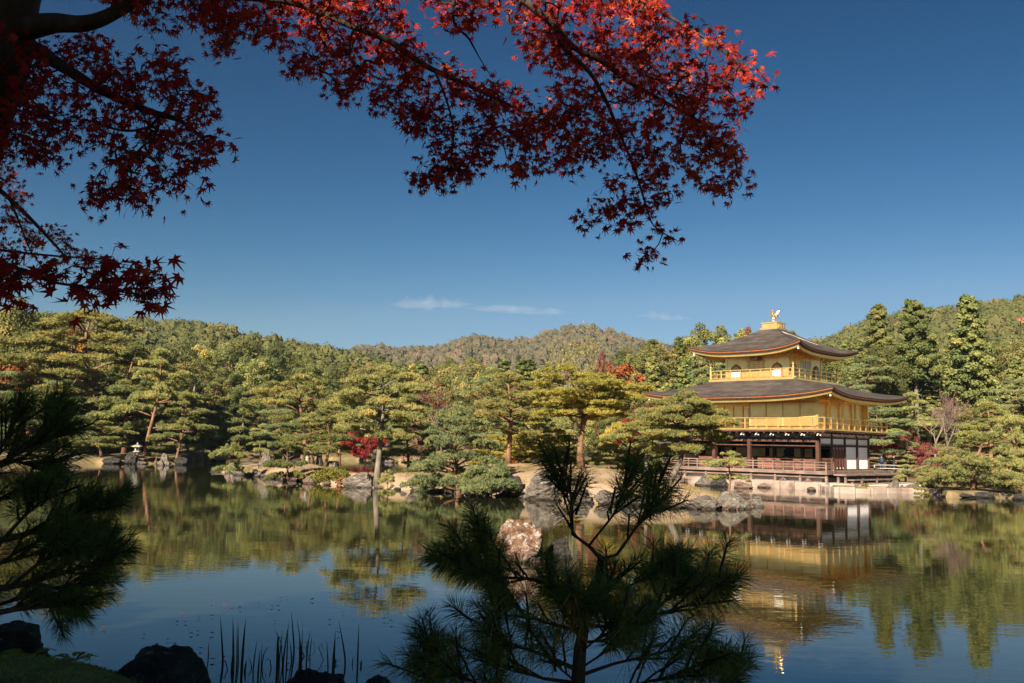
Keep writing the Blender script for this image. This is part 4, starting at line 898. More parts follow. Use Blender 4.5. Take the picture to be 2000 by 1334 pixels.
for ya in (-.93, .93, w3):
    mb = MB(PZ); mb.box(w3 + .002, w3 + .05, ya - .09, ya + .09, F3z, T3z); mb.build('post', M['gold'], pav)
def bell(w, h):
    pts = [(-w * .56, 0), (-w * .5, h * .45), (-w * .46, h * .66), (-w * .30, h * .86), (-w * .12, h * .94), (0, h)]
    return pts + [(-a, z) for a, z in pts[-2::-1]]
def window(axis, c):
    o = bell(.98, 1.18); i = bell(.78, 1.04)
    P = lambda pts: [(a + c, z + F3z + .12) for a, z in pts]
    s = -1 if axis == 'y' else 1; d0 = s * (w3 + .003)
    mb = MB(PZ); mb.poly(P(o), d0, d0 + s * .05, axis); fr = mb.build('window', M['redtrim'], pav)
    mb = MB(PZ); mb.poly(P(i), d0 + s * .052, d0 + s * .06, axis); mb.build('window_lattice', M['lattice_gold'], fr)
    mb = MB(PZ)
    for a0, a1 in ((-.39, -.14), (-.12, .13), (.15, .39)):
        for z0, z1 in ((.04, .26), (.29, .50)): mb.poly([(c + a0, F3z + .12 + z0), (c + a1, F3z + .12 + z0), (c + a1, F3z + .12 + z1), (c + a0, F3z + .12 + z1)], d0 + s * .061, d0 + s * .07, axis)
    mb.build('window_pane', M['paper'], fr)
for c in (-1.83, 1.80): window('y', c)
for c in (-1.83, 1.83): window('x', c)
for axis in 'yx':
    s = -1 if axis == 'y' else 1; d0 = s * (w3 + .003)
    mb = MB(PZ)
    for a0 in (-.78, -.38, .02, .42): mb.poly([(a0, F3z + .05), (a0 + .35, F3z + .05), (a0 + .35, T3z - .2), (a0, T3z - .2)], d0, d0 + s * .04, axis)
    dr = mb.build('door', M['gold'], pav)
    for a0 in (-.76, -.36, .04, .44):
        mb = MB(PZ)
        for k in range(6): mb.poly([(a0 + .02, F3z + .72 + k * .14), (a0 + .30, F3z + .72 + k * .14), (a0 + .30, F3z + .81 + k * .14), (a0 + .02, F3z + .81 + k * .14)], d0 + s * .041, d0 + s * .055, axis)
        mb.build('door_lattice', M['lattice_gold'] if axis == 'y' else M['paper'], dr)
mb = MB(PZ); mb.box(-w3 + .02, w3 - .02, -w3 + .02, w3 - .02, T3z + .46, 11.2)
for s in range(7):
    x = -w3 + .05 + s * (2 * w3 - .1) / 6
    for (a, b2) in ((.28, .10), (.46, .20)):
        z = T3z + .06 + (a - .28) * 1.1
        mb.box(x - b2, x + b2, -w3 - a, -w3 - .003, z, z + .13); mb.box(w3 + .003, w3 + a, x - b2, x + b2, z, z + .131)
mb.build('eave_bracket', M['gold'], pav)
r3 = add_roof((4.785, 4.785, .62, .62, 11.04, .50, 13.22, .50, w3 + .02, w3 + .02, 11.06), 1)
# snow guard bars on the east slopes
mb = MB(PZ)
for k in range(2):
    mb.beam((1.4 + k * .12, -1.2, 12.78 - k * .1), (4.1 + k * .1, -1.0 + k * .3, 11.62 - k * .06), .035, .035)
mb.build('copper_strip', M['bark_pale'], r3)
# plaque under the upper eave
mb = MB(PZ); mb.add([(-.34, -w3 - .60, 10.90), (.34, -w3 - .60, 10.90), (.30, -w3 - .42, 10.34), (-.30, -w3 - .42, 10.34), (-.34, -w3 - .55, 10.92), (.34, -w3 - .55, 10.92), (.30, -w3 - .37, 10.36), (-.30, -w3 - .37, 10.36)],
                    [(0, 3, 2, 1), (4, 5, 6, 7), (0, 1, 5, 4), (1, 2, 6, 5), (2, 3, 7, 6), (3, 0, 4, 7)])
pq = mb.build('name_plaque', M['lattice_gold'], pav)
mb = MB(PZ)
def pl(u, v): return (u * (.34 - .04 * v), -w3 - .605 + .18 * v, 10.90 - .56 * v)
for (u0, v0, u1, v1) in ((-.78, .12, -.70, .92), (-.72, .90, -.30, .94), (.02, .10, .10, .62), (.30, .10, .38, .62), (-.36, .10, -.28, .62), (-.30, .60, .34, .66)):
    c = [pl(u0, v0), pl(u1, v0), pl(u1, v1), pl(u0, v1)]; mb.add([(a, b_ - .012, z) for a, b_, z in c] + [(a, b_ - .002, z) for a, b_, z in c], [(0, 3, 2, 1), (0, 1, 5, 4), (1, 2, 6, 5), (2, 3, 7, 6), (3, 0, 4, 7)])
mb.build('plaque_mark', M['dark'], pq)
# roof top pedestal and bird
mb = MB(PZ); mb.lathe([(.80, 13.08), (.80, 13.22), (.66, 13.25), (.66, 13.58), (.72, 13.60), (.72, 13.68), (.2, 13.70)], (0, 0), 4, True)
for k in range(3): mb.box(.70, .76, -.45 + k * .36, -.32 + k * .36, 13.26, 13.56)
mb.build('roof_pedestal', M['gold'], pav)
bd = MB(PZ)
z = 13.68
bd.lathe([(.20, z), (.20, z + .06), (.10, z + .08)], (0, 0), 10)
for s in (-1, 1): bd.tube([(s * .055, 0, z + .07), (s * .055, .0, z + .34), (s * .06, .01, z + .50)], [.028, .026, .05], 6)
bd.tube([(0, .20, z + .52), (0, .10, z + .54), (0, -.02, z + .60), (0, -.10, z + .72), (0, -.11, z + .86), (0, -.13, z + .96), (0, -.20, z + .99), (0, -.30, z + .95)], [.04, .11, .125, .085, .05, .055, .045, .008], 9)
bd.tube([(0, -.12, z + 1.0), (0, -.06, z + 1.08), (0, .0, z + 1.05)], [.02, .03, .005], 5)
bird = bd.build('phoenix_finial', M['gold'], pav)
for s in (-1, 1):
    w = MB(PZ); pts = [(s * .08, .02, z + .62), (s * .20, .06, z + .60), (s * .34, .12, z + .74), (s * .42, .16, z + .94), (s * .43, .18, z + 1.06), (s * .35, .14, z + .98), (s * .24, .06, z + .84), (s * .12, .0, z + .74)]
    w.add([(x, y_ - .02, q_) for x, y_, q_ in pts] + [(x, y_ + .02, q_) for x, y_, q_ in pts], [tuple(range(8)), tuple(range(15, 7, -1))] + [(i, i + 8, (i + 1) % 8 + 8, (i + 1) % 8) for i in range(8)])
    w.build('wing', M['gold'], bird)
w = MB(PZ)
for a in (-.3, -.1, .1, .3): w.tube([(0, .18, z + .52), (a * .5, .34, z + .66), (a, .50, z + .62), (a * 1.3, .60, z + .44)], [.03, .035, .04, .012], 5)
w.build('tail', M['gold'], bird)
# little bells under the roof corners
for (ex, ey, ez) in ((4.6, -4.6, 11.08), (-4.6, -4.6, 11.08), (hw + 2.0, -hd - 2.0, 7.4), (-hw - 2.0, -hd - 2.0, 7.4)):
    mb = MB(PZ); mb.lathe([(.015, ez + .1), (.015, ez), (.05, ez - .02), (.075, ez - .2), (.06, ez - .2)], (ex, ey), 8); mb.build('wind_bell', M['whitecap'], pav)
# seated statue inside, behind the lattice
st = MB(); st.lathe([(.42, 0), (.46, .10), (.40, .22), (.27, .34), (.25, .52), (.29, .66), (.20, .76), (.08, .80), (.08, .84), (.13, .90), (.145, 1.0), (.12, 1.10), (.06, 1.16)], (0, 0), 14)
for s in (-1, 1): st.tube([(s * .26, 0, .68), (s * .33, -.1, .46), (s * .14, -.24, .34)], [.09, .08, .05], 7)
p = pav_w(2.25, -hd + 2.34)
ped = MB(); ped.lathe([(.5, 0), (.5, .06), (.42, .08), (.42, .72), (.52, .74), (.52, .80)], (0, 0), 4, True)
sto = empty('seated_statue', (p[0], p[1], Fz - .6), PAV_A, 'dark seated statue behind the lattice of the open lowest storey', 'statue')
bo = st.build('figure', M['dark'], sto); bo.location = (0, 0, .80); ped.build('pedestal', M['wood'], sto)

# --- terrace the pavilion stands on
mb = MB(); mb.box(-9.4, 7.4, -6.15, 6.5, -.5, .52); mb.box(7.402, 9.2, -5.6, 6.5, -.5, .50)
te = mb.build('stone_terrace', M['stone_warm'] if 'stone_warm' in M else M['stone'], None); te.location = (PAV[0], PAV[1], 0); te.rotation_euler = (0, 0, PAV_A)
tag(te, 'low pale stone terrace under the golden pavilion at the waterline', 'terrace')
bk = random.Random(5); x = -9.3; tb = MB()
while x < 7.3:
    L = bk.uniform(.9, 2.0); h = .50 + bk.uniform(-.06, .04); yo = bk.uniform(-.06, .06)
    tb.beam((x + .02, -6.20 + yo, h / 2 - .2), (min(x + L - .02, 7.45), -6.20 + yo, h / 2 - .2 + bk.uniform(-.01, .01)), .36, h + .4); x += L
tw_ = tb.build('terrace_stones', M['stone_warm'], te, .035)
# --- fishing deck at the left of the pavilion, mostly behind pines
fd = empty('fishing_pavilion', (*pav_w(-8.6, -1.6), .45), PAV_A, 'small open fishing pavilion with grey roof left of the golden pavilion', 'pavilion')
mb = MB(PZ); mb.box(-1.6, 1.42, -1.7, 1.7, Fz - .12, Fz - .02); mb.build('deck', M['wood_grey'], fd)
for xa, ya in ((-1.4, -1.5), (1.3, -1.5), (-1.4, 1.5), (1.3, 1.5)):
    mb = MB(PZ); mb.box(xa - .09, xa + .09, ya - .09, ya + .09, .7, 3.75); mb.build('post', M['wood'], fd)
mb = MB(PZ); railing(mb, -1.5, -1.62, 1.4, -1.62, Fz, .6, 3, (.25, .6), .08); mb.box(-1.5, 1.4, -1.55, -1.50, Fz - .01, Fz + .42); mb.build('railing', M['wood'], fd)
mb = MB(PZ)
rp = [(-2.1, -2.2, 3.72), (2.1, -2.2, 3.72), (2.1, 2.2, 3.72), (-2.1, 2.2, 3.72)]
mb.add(rp + [(a * .55, b_ * .55, 4.12) for a, b_, _ in rp] + [(-.3, 0, 4.78), (.3, 0, 4.78)], [(0, 1, 5, 4), (1, 2, 6, 5), (2, 3, 7, 6), (3, 0, 4, 7), (4, 5, 9, 8), (6, 7, 8, 9), (5, 6, 9), (7, 4, 8)])
mb.add([(a, b_, z - .16) for a, b_, z in rp] + rp, [(3, 2, 1, 0), (0, 1, 5, 4), (1, 2, 6, 5), (2, 3, 7, 6), (3, 0, 4, 7)])
mb.build('roof', M['roof'], fd)
# ================================================================ rocks
import bmesh
def rock_mesh(seed, style):
    rg = np.random.default_rng(seed); bm = bmesh.new(); bmesh.ops.create_icosphere(bm, subdivisions=5, radius=1.0)
    planes = [(unit(rg.normal(size=3) * np.array([1, 1, .8])), rg.uniform(.58, .9)) for _ in range(11 if style != 'round' else 6)]
    off = Vector(rg.uniform(0, 50, 3))
    for v in bm.verts:
        p = np.array(v.co)
        p = p / (np.abs(p) ** 2.6).sum() ** (1 / 2.6) if style in ('slab', 'block') else p
        for nrm, d in planes:
            e = p @ nrm - d
            if e > 0: p = p - nrm * e * .88
        q = Vector(p)
        p = p * (1 + .16 * mnoise.fractal(q * 1.3 + off, 1.0, 2.0, 4) + (.10 if style == 'round' else .20) * (mnoise.ridged_multi_fractal(q * 1.7 + off, .9, 2.1, 5, .9, 2.0) - 1.1) * .6)
        p = p * (1 + .075 * (mnoise.ridged_multi_fractal(q * 4.2 + off, .9, 2.1, 4, .9, 2.0) - 1.0))
        if style == 'point': p[:2] *= max(.25, 1.05 - .62 * max(p[2], 0)); p[0] += .18 * max(p[2], 0)
        if style == 'slab': p[2] *= .8
        v.co = p
    co = np.array([v.co for v in bm.verts]); lo, hi = co.min(0), co.max(0)
    sc = np.array([1 / (hi[0] - lo[0]), 1 / (hi[1] - lo[1]), 1 / hi[2] if hi[2] > 0 else 1])
    zb = lo[2] + (hi[2] - lo[2]) * .36
    for v in bm.verts:
        c = (np.array(v.co) - np.array([(lo[0] + hi[0]) / 2, (lo[1] + hi[1]) / 2, zb])); c *= np.array([sc[0], sc[1], 1 / (hi[2] - zb)]); v.co = c
    me = bpy.data.meshes.new('rock'); bm.to_mesh(me); bm.free()
    me.polygons.foreach_set('use_smooth', [style == 'round'] * len(me.polygons)); me.materials.append(M['rock']); return me
ROCKS = {k: rock_mesh(i * 7 + 3, k.rstrip('23')) for i, k in enumerate(['round', 'round2', 'craggy', 'craggy2', 'craggy3', 'point', 'point2', 'slab', 'slab2', 'block', 'block2'])}
_rk = random.Random(4)
def ground_z(x, y): return max(isl_z(x, y), shore_z(x, y))
def rock(px, py, w, h, style, mat, label, on=None, deep=.8, rz=None):
    """px, py: where its foot meets the water (or the ground at height `on` reached at that distance)"""
    zb = 0 if on is None else on
    p = at_z(px, py, zb); Y = p[1]; wm = w / F_PX * Y; hm = h / F_PX * Y
    o = link('rock', ROCKS[style]); y = Y + wm * deep * .38 - (.75 if 1430 < px < 1640 and py < 970 else 0); x = p[0] * y / Y
    z = 0 if on is None else ground_z(x, y) - .03 * hm
    if on is not None and z < -.2: z = 0
    o.location = (x, y, z - (.0 if on is None else .02)); o.scale = (wm * 1.06, wm * deep, hm * 1.02)
    o.rotation_euler = (0, 0, _rk.uniform(-.5, .5) if rz is None else rz)
    o.material_slots[0].link = 'OBJECT'; o.material_slots[0].material = M[mat]
    return tag(o, label, 'rock')
for a in [
 (424, 922, 28, 6, 'slab', 'rock', 'low flat slab of rock at the far left tip of the island'),
 (449, 925, 26, 21, 'point', 'rock', 'pointed grey rock under the little pine at the island tip'),
 (467, 928, 22, 11, 'craggy', 'rock', 'squat rock just right of the pointed rock at the island tip'),
 (486, 930, 13, 8, 'round', 'rock', 'small mossy stone below the standing stone of the island'),
 (502, 931, 15, 10, 'craggy2', 'rock', 'small rock at the waterline directly below the tall standing stone'),
 (514, 932, 12, 6, 'round2', 'rock', 'tiny waterline stone left of the long flat pale rock'),
 (536, 936, 34, 12, 'slab2', 'rock', 'long flat pale rock at the waterline left of two upright stones'),
 (559, 937, 16, 12, 'block', 'rock', 'blocky stone at the waterline, left of the small upright pale stone'),
 (574, 939, 15, 14, 'point2', 'rock', 'small upright pale stone at the waterline near the pink rock'),
 (584, 940, 12, 5, 'slab', 'rock_dark', 'little flat dark stone left of the pink rounded rock'),
 (610, 945, 37, 14, 'round', 'rock_pink', 'pinkish rounded rock at the waterline left of the yellow shrub'),
 (704, 952, 68, 29, 'craggy', 'rock', 'large pale grey boulder at the waterline below the tall pale-trunked pine'),
 (737, 954, 15, 8, 'round2', 'rock', 'brownish small stone touching the large boulder at its right'),
 (765, 955, 11, 9, 'point', 'rock', 'little pale stone between two boulders under the bonsai-like pine'),
 (788, 956, 17, 14, 'round', 'rock', 'round pale stone just left of the broad white boulder'),
 (829, 959, 72, 31, 'craggy2', 'rock', 'broad whitish boulder at the waterline left of the low spreading pine'),
 (851, 962, 36, 8, 'slab', 'rock', 'flat stone lying in the water before the broad whitish boulder'),
 (899, 965, 26, 15, 'craggy3', 'rock', 'small rock at the waterline in the low pine\'s shadow'),
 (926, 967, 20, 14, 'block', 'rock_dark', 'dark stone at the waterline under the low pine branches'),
 (943, 968, 28, 17, 'craggy', 'rock_dark', 'shaded grey rock at the waterline right of the low pine'),  # a grey rock; the pine's shadow is put into its colour
 (1000, 971, 52, 42, 'block2', 'rock_dark', 'dark shaded rock beside the biggest boulder of the island'),  # dark material carries the shadow cast by the low pine
 (1068, 977, 96, 54, 'craggy3', 'rock', 'biggest lichen-covered boulder of the island, behind the dark young pine'),
 (1130, 983, 50, 26, 'craggy', 'rock', 'boulder at the waterline hidden behind the top of the dark young pine'),
 (1185, 986, 52, 28, 'craggy2', 'rock', 'rough waterline rock seen through the dark young pine'),
 (1235, 989, 46, 22, 'block', 'rock', 'grey waterline rock right behind the dark young pine'),
 (1284, 989, 32, 17, 'craggy3', 'rock', 'rough little rock at the left end of the long flat ledge'),
 (1325, 992, 62, 10, 'slab2', 'rock', 'long flat ledge of rock at the waterline left of the twin boulders'),
 (1378, 995, 62, 26, 'round2', 'rock', 'left one of the twin rounded boulders at the right end of the island'),
 (1432, 995, 66, 34, 'round', 'rock', 'larger rounded boulder at the right end of the island'),
 (1476, 990, 34, 21, 'craggy', 'rock', 'last rock at the right tip of the island'),
 # left shore
 (80, 904, 50, 14, 'craggy', 'rock', 'grey waterline rock behind the dark foreground pine at the left'),
 (135, 904, 46, 19, 'craggy2', 'rock', 'pale rough rock on the left shore beside the dark pine branches'),
 (177, 904, 40, 14, 'round', 'rock_pink', 'tan rounded rock on the left shore under the low spreading pine'),
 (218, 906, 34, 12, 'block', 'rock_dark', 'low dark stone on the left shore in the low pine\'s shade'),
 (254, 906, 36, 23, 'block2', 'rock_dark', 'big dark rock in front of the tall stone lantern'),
 (277, 907, 20, 6, 'slab', 'rock', 'small flat stone in the water right of the big dark rock'),
 (353, 908, 25, 15, 'block', 'rock_dark', 'dark square rock with a pale foot at the end of the left shore'),
 (427, 901, 28, 20, 'round2', 'rock', 'rounded pale rock standing in the dark inlet'),
 (483, 909, 30, 6, 'slab2', 'rock', 'flat pale rock awash behind the island tip'),
 (761, 904, 34, 9, 'round', 'rock', 'rounded rock in the channel behind the tall pale-trunked pine'),
 # beside and in front of the pavilion
 (1322, 946, 30, 18, 'block', 'rock_pink', 'pinkish block at the terrace foot behind the leaning pine'),
 (1374, 949, 34, 22, 'point2', 'rock', 'slanting grey slab against the terrace behind the leaning pine'),
 (1404, 951, 36, 22, 'craggy3', 'rock_dark', 'dark angular stones at the terrace left of the small pine'),
 (1452, 953, 36, 12, 'slab', 'rock_pink', 'low pinkish stone of the terrace edge beside the small pine'),
 (1492, 952, 24, 9, 'slab2', 'rock_pink', 'flat pink stone at the terrace edge below the lattice panels'),
 (1530, 952, 18, 20, 'round2', 'rock', 'grey round-topped stone upright against the terrace'),
 (1583, 955, 27, 21, 'round', 'rock_pink', 'big rounded pink stone against the terrace below the veranda corner'),
 (1585, 958, 17, 8, 'round2', 'rock', 'little grey stone in front of the big rounded pink stone'),
 (1628, 959, 40, 8, 'slab', 'rock_pink', 'long pale step stone at the terrace corner'),
 (1680, 961, 44, 11, 'block', 'rock', 'row-end squared grey stone of the bank below the benches'),
 (1693, 963, 16, 11, 'craggy', 'rock_pink', 'white and pink stone at the waterline below the benches'),
 (1716, 963, 20, 13, 'block2', 'rock_pink', 'reddish pale stone right of the white and pink one'),
 (1746, 963, 26, 24, 'point', 'rock', 'tall slanted grey stone on the bank right of the benches'),
 (1763, 963, 12, 16, 'round', 'rock_pink', 'narrow brown stone between the slanted stone and the wide stones'),
 (1786, 963, 42, 17, 'craggy2', 'rock', 'wide grey stone at the edge of the pale gravel'),
 (1822, 964, 28, 13, 'block', 'rock', 'grey stone at the left end of the spreading waterside pine'),
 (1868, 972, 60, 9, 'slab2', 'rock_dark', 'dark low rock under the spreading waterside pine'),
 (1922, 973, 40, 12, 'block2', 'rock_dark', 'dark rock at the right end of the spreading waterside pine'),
 (1946, 972, 18, 12, 'block', 'rock', 'brown square stone in the low wall at the right edge'),
 (1967, 973, 28, 11, 'slab', 'rock', 'long grey stone in the low wall at the right edge'),
 (1990, 977, 26, 12, 'craggy3', 'rock_dark', 'dark rock in the water at the right edge of the picture'),
]: rock(*a)
for a in [
 (517, 915, 26, 34, 'point2', 'rock', 'tall standing stone on the left part of the island', .5),
 (499, 917, 15, 14, 'round2', 'rock', 'low round stone at the left foot of the tall standing stone', .5),
 (555, 919, 12, 9, 'round', 'rock', 'little stone on the ground left of the short dark-trunked pine', .7),
 (578, 910, 28, 13, 'craggy', 'rock_dark', 'dark craggy stones left of the small stone lantern', .8),
 (621, 910, 16, 26, 'point', 'rock_dark', 'dark upright rock right of the small stone lantern', .8),
 (650, 915, 25, 15, 'block', 'rock', 'pale flat-topped block on the island left of the dark pointed rock', .75),
 (702, 921, 21, 17, 'point2', 'rock_dark', 'dark pointed rock left of the tall pale-trunked pine', .7),
 (860, 914, 42, 15, 'craggy2', 'rock', 'white rock behind the low spreading pine', .9),
 (986, 909, 15, 7, 'round', 'rock', 'small rock at the foot of the grey-trunked island pine', 1.3),
 (1046, 909, 18, 9, 'round2', 'rock_dark', 'dark small rock among the yellow pines', 1.4),
 (323, 893, 20, 24, 'craggy3', 'rock', 'bluish grey rock in shade behind the leaning pine on the left shore', .8),
 (316, 897, 16, 12, 'craggy', 'rock', 'mossy stone before the bluish grey rock on the left shore', .6),
]: rock(*a[:7], on=a[7])
rj = random.Random(19)
for k in range(30):
    px = 470 + k * 34 + rj.uniform(-9, 9)
    if px > 1480: break
    py = float(np.interp(px, [a for a, b in ISL_F], [b for a, b in ISL_F])) + .6; w = rj.uniform(10, 24) * (.7 + .5 * (px - 470) / 1000)
    tag(rock(px, py, w, w * rj.uniform(.28, .55), rj.choice(['slab', 'round', 'craggy2', 'round2', 'block', 'slab2']), rj.choice(['rock', 'rock', 'rock_pink']), 'small low stone in the row along the island\'s front waterline', rz=rj.uniform(-.8, .8)), group='small stones along the island\'s waterline')
# nearer rocks: in the open water and along the near bank
rock(1013, 1098, 88, 78, 'block', 'rock_brown', 'tall brown-topped rock standing in the open water behind the young pine', rz=.15, deep=.9)
rock(1092, 1092, 50, 38, 'craggy', 'rock_dark', 'low shade-darkened rock touching the right side of the brown-topped rock')  # a rock in shadow, the shade painted by the darker material
def near_rock(px, ytop, Y, w, h, style, label, deep=.8, mat='rock_near'):
    c = at_y(px, ytop, Y); o = link('rock', ROCKS[style]); o.location = (c[0], c[1], c[2] - h); o.scale = (w, w * deep, h); o.rotation_euler = (0, 0, _rk.uniform(-.4, .4))
    o.material_slots[0].link = 'OBJECT'; o.material_slots[0].material = M[mat]; tag(o, label, 'rock')
near_rock(318, 1262, 8.9, 1.0, .62, 'round', 'big dark boulder at the edge of the moss bank at lower left')
near_rock(612, 1305, 9.6, .66, .40, 'craggy2', 'dark wet boulder at the bottom edge below the reeds')
near_rock(738, 1317, 9.6, .42, .36, 'round2', 'small mossy boulder at the bottom edge right of the reeds')
near_rock(20, 1212, 9.9, .85, .36, 'craggy', 'dark rough rock on the moss bank under the dark pine branches')

# ================================================================ stone lanterns
def lantern(px, py, Y, h, label, style):
    x = at_y(px, py, Y)[0]; z = ground_z(x, Y) - .04; t = empty('stone_lantern', (x, Y, z), .3, label, 'lantern'); k = h / 1.95
    def part(name, prof, n, sq=False):
        mb = MB(); mb.lathe([(r * k, q * k) for r, q in prof], (0, 0), n, sq); return mb.build(name, M['stone'], t, .008)
    if style == 0:
        part('base', [(.34, 0), (.34, .08), (.27, .14), (.22, .16)], 6); part('shaft', [(.17, .16), (.16, .5), (.19, .54), (.19, .60), (.155, .64), (.155, .95), (.2, .98)], 14)
        part('platform', [(.2, .98), (.38, 1.08), (.38, 1.16), (.28, 1.18)], 6); fb = part('fire_box', [(.24, 1.18), (.24, 1.5)], 6)
        m = MB(); m.box(-.10 * k, .08 * k, -.225 * k, -.2 * k, 1.24 * k, 1.44 * k); m.build('opening_shade', M['dark'], fb)  # dark plate on the face, painted as the shaded hollow
        part('cap', [(.30, 1.5), (.50, 1.56), (.47, 1.63), (.28, 1.72), (.10, 1.78)], 6); part('finial', [(.07, 1.78), (.11, 1.86), (.06, 1.95), (0, 1.98)], 10)
    else:
        part('base', [(.34, 0), (.32, .1), (.22, .16)], 8); part('shaft', [(.20, .16), (.24, .3), (.19, .36), (.24, .5), (.19, .56), (.24, .7), (.19, .78), (.22, .9)], 14)
        part('platform', [(.22, .9), (.36, 1.0), (.36, 1.08), (.26, 1.1)], 8); fb = part('fire_box', [(.2, 1.1), (.22, 1.25), (.2, 1.4)], 10)
        m = MB(); m.box(-.10 * k, .08 * k, -.235 * k, -.2 * k, 1.16 * k, 1.34 * k); m.build('opening_shade', M['dark'], fb)  # same solid plate, its dark colour standing for the shade inside
        part('cap', [(.24, 1.4), (.52, 1.46), (.46, 1.56), (.24, 1.7), (.1, 1.76)], 8); part('finial', [(.08, 1.76), (.12, 1.84), (.05, 1.93), (0, 1.96)], 10)
lantern(268, 880, 93.6, 2.1, 'tall stone lantern among the pines on the left shore', 0)
lantern(600, 905, 74.5, 1.35, 'small weathered stone lantern on the island beside a dark rock', 1)

# ================================================================ trees one can tell apart
def plant(kind, px, Y, ytop, wpx, rz, label, name=None, cat=None, group=None, sink=.08):
    x = at_y(px, hor(px) + 20, Y)[0]; z = ground_z(x, Y) - sink
    v = V_[kind]; zt = at_y(px, ytop, Y)[2]; sz = max(.2, (zt - z) / v['H']); sxy = wpx / F_PX * Y / v['W']
    if name is None:
        name = 'pine_tree' if v['mat'].startswith('pine_') or v['mat'] == 'pine' else 'tree'
    return tree_at(kind, (x, Y, z), sxy, sz, rz, name, label, cat or name.replace('_', ' '), group)
# island
plant('bare', 738, 55.5, 716, 172, .6, 'tall pine with a bare pale trunk on the island')
plant('low', 900, 50, 796, 215, 0, 'broad grey-green pine hanging low over the island shore')
plant('limb', 993, 60, 728, 178, 1.0, 'wide pine with bare twisting limbs and grey trunk, middle of the island')
plant('yellow2', 1136, 54, 716, 205, 0, 'yellow-green pine with a forking reddish trunk behind the young pine')
plant('bare', 1262, 51.5, 798, 112, 2.2, 'pine with straight pale trunk left of the leaning pine')
plant('lean', 1306, 47.5, 764, 168, .1, 'leaning pine in front of the pavilion\'s left end')
plant('small2', 1420, 45.6, 882, 86, .2, 'small dark pine on the island in front of the veranda')
plant('limb', 592, 78, 733, 176, 2.5, 'layered pine above the small stone lantern')
plant('small3', 611, 70, 806, 92, .4, 'young pine standing just right of the small stone lantern')
plant('small3', 637, 66.5, 800, 108, 2.4, 'bushy young pine left of the red maple on the island')
plant('small3', 565, 60.5, 850, 80, 1.2, 'short dark-trunked pine on the island left of the small lantern')
plant('small2', 447, 66.5, 865, 58, 0, 'little pine leaning over the island\'s left tip')
plant('small2', 758, 50.5, 918, 36, .6, 'bonsai-like tiny pine between boulders on the island shore')
plant('yellow', 1040, 67, 826, 118, 0, 'yellowing layered pine behind the biggest boulder')
plant('yellow', 1090, 64, 838, 96, 2.0, 'yellow pine left of the forking trunk')
plant('yellow', 1212, 62, 828, 96, 3.6, 'yellow-green pine right of the forking trunk')
plant('small', 1190, 57, 868, 62, 1, 'small green pine left of the straight pale trunk')
plant('yellow', 962, 67.5, 850, 90, 1.1, 'low yellow pine behind the grey-trunked island pine')
plant('mid2', 800, 61, 800, 120, 1.2, 'green pine filling the gap right of the tall pale trunk')
# left shore
plant('tall', 186, 103, 608, 262, 0, 'tallest pine of the left shore with a dark bent trunk')
plant('mid1', 242, 100, 676, 122, 1, 'slender pine behind the tall stone lantern')
plant('mid3', 283, 96, 682, 140, .2, 'pine with a curving trunk right of the tall stone lantern')
plant('mid3', 343, 94.5, 768, 112, 0, 'leaning reddish-trunked pine at the end of the left shore')
plant('small3', 200, 93.6, 822, 112, .5, 'low spreading pine at the left shore\'s waterline')
plant('small2', 306, 95, 862, 36, 2, 'tiny pine under the curving trunk on the left shore')
plant('low', 62, 98, 764, 215, 1, 'wide low pine at the far left behind the dark branches')
plant('mid2', 120, 101, 730, 150, 3, 'green pine left of the tallest left-shore pine')
plant('mid2', -20, 104, 690, 150, 1, 'pine cut by the left edge of the picture')
plant('mid1', 415, 118, 740, 90, 2, 'dark pine at the back of the inlet')
# far bank behind the island
plant('small', 468, 136, 798, 70, 2, 'neat layered pine at the right side of the dark inlet')
plant('small3', 511, 136, 828, 54, 0, 'small neat pine behind the tall standing stone')
plant('mid2', 545, 138, 775, 110, 0, 'pine on the far bank behind the layered lantern pine')
plant('redtree', 714, 122, 833, 80, 0, 'bright red maple behind the tall pale trunk', 'maple_tree', 'maple tree')
plant('mid1', 665, 128, 790, 90, 3, 'pine behind the red maple')
plant('mid3', 822, 118, 760, 100, 3.1, 'pine on the far bank left of the reddish half-bare tree')
plant('bare2', 868, 98, 742, 86, 0, 'reddish half-bare tree above the broad grey-green pine', 'bare_tree', 'tree')
plant('bare3', 1112, 104, 634, 120, 0, 'pale dead-limbed tree rising behind the yellow-green forking pine', 'bare_tree', 'tree')
plant('mid2', 930, 96, 745, 120, 2, 'pine behind the left half of the grey-trunked island pine')
plant('redloose', 1272, 88, 782, 108, 0, 'fading red maple behind the lower roof\'s left corner', 'maple_tree', 'maple tree')
plant('redtree', 1228, 84, 812, 52, 1, 'small dark red maple left of the straight pale trunk', 'maple_tree', 'maple tree')
plant('redloose', 1175, 96, 690, 60, 1, 'small orange-red tree right of the pale dead-limbed tree', 'maple_tree', 'maple tree')
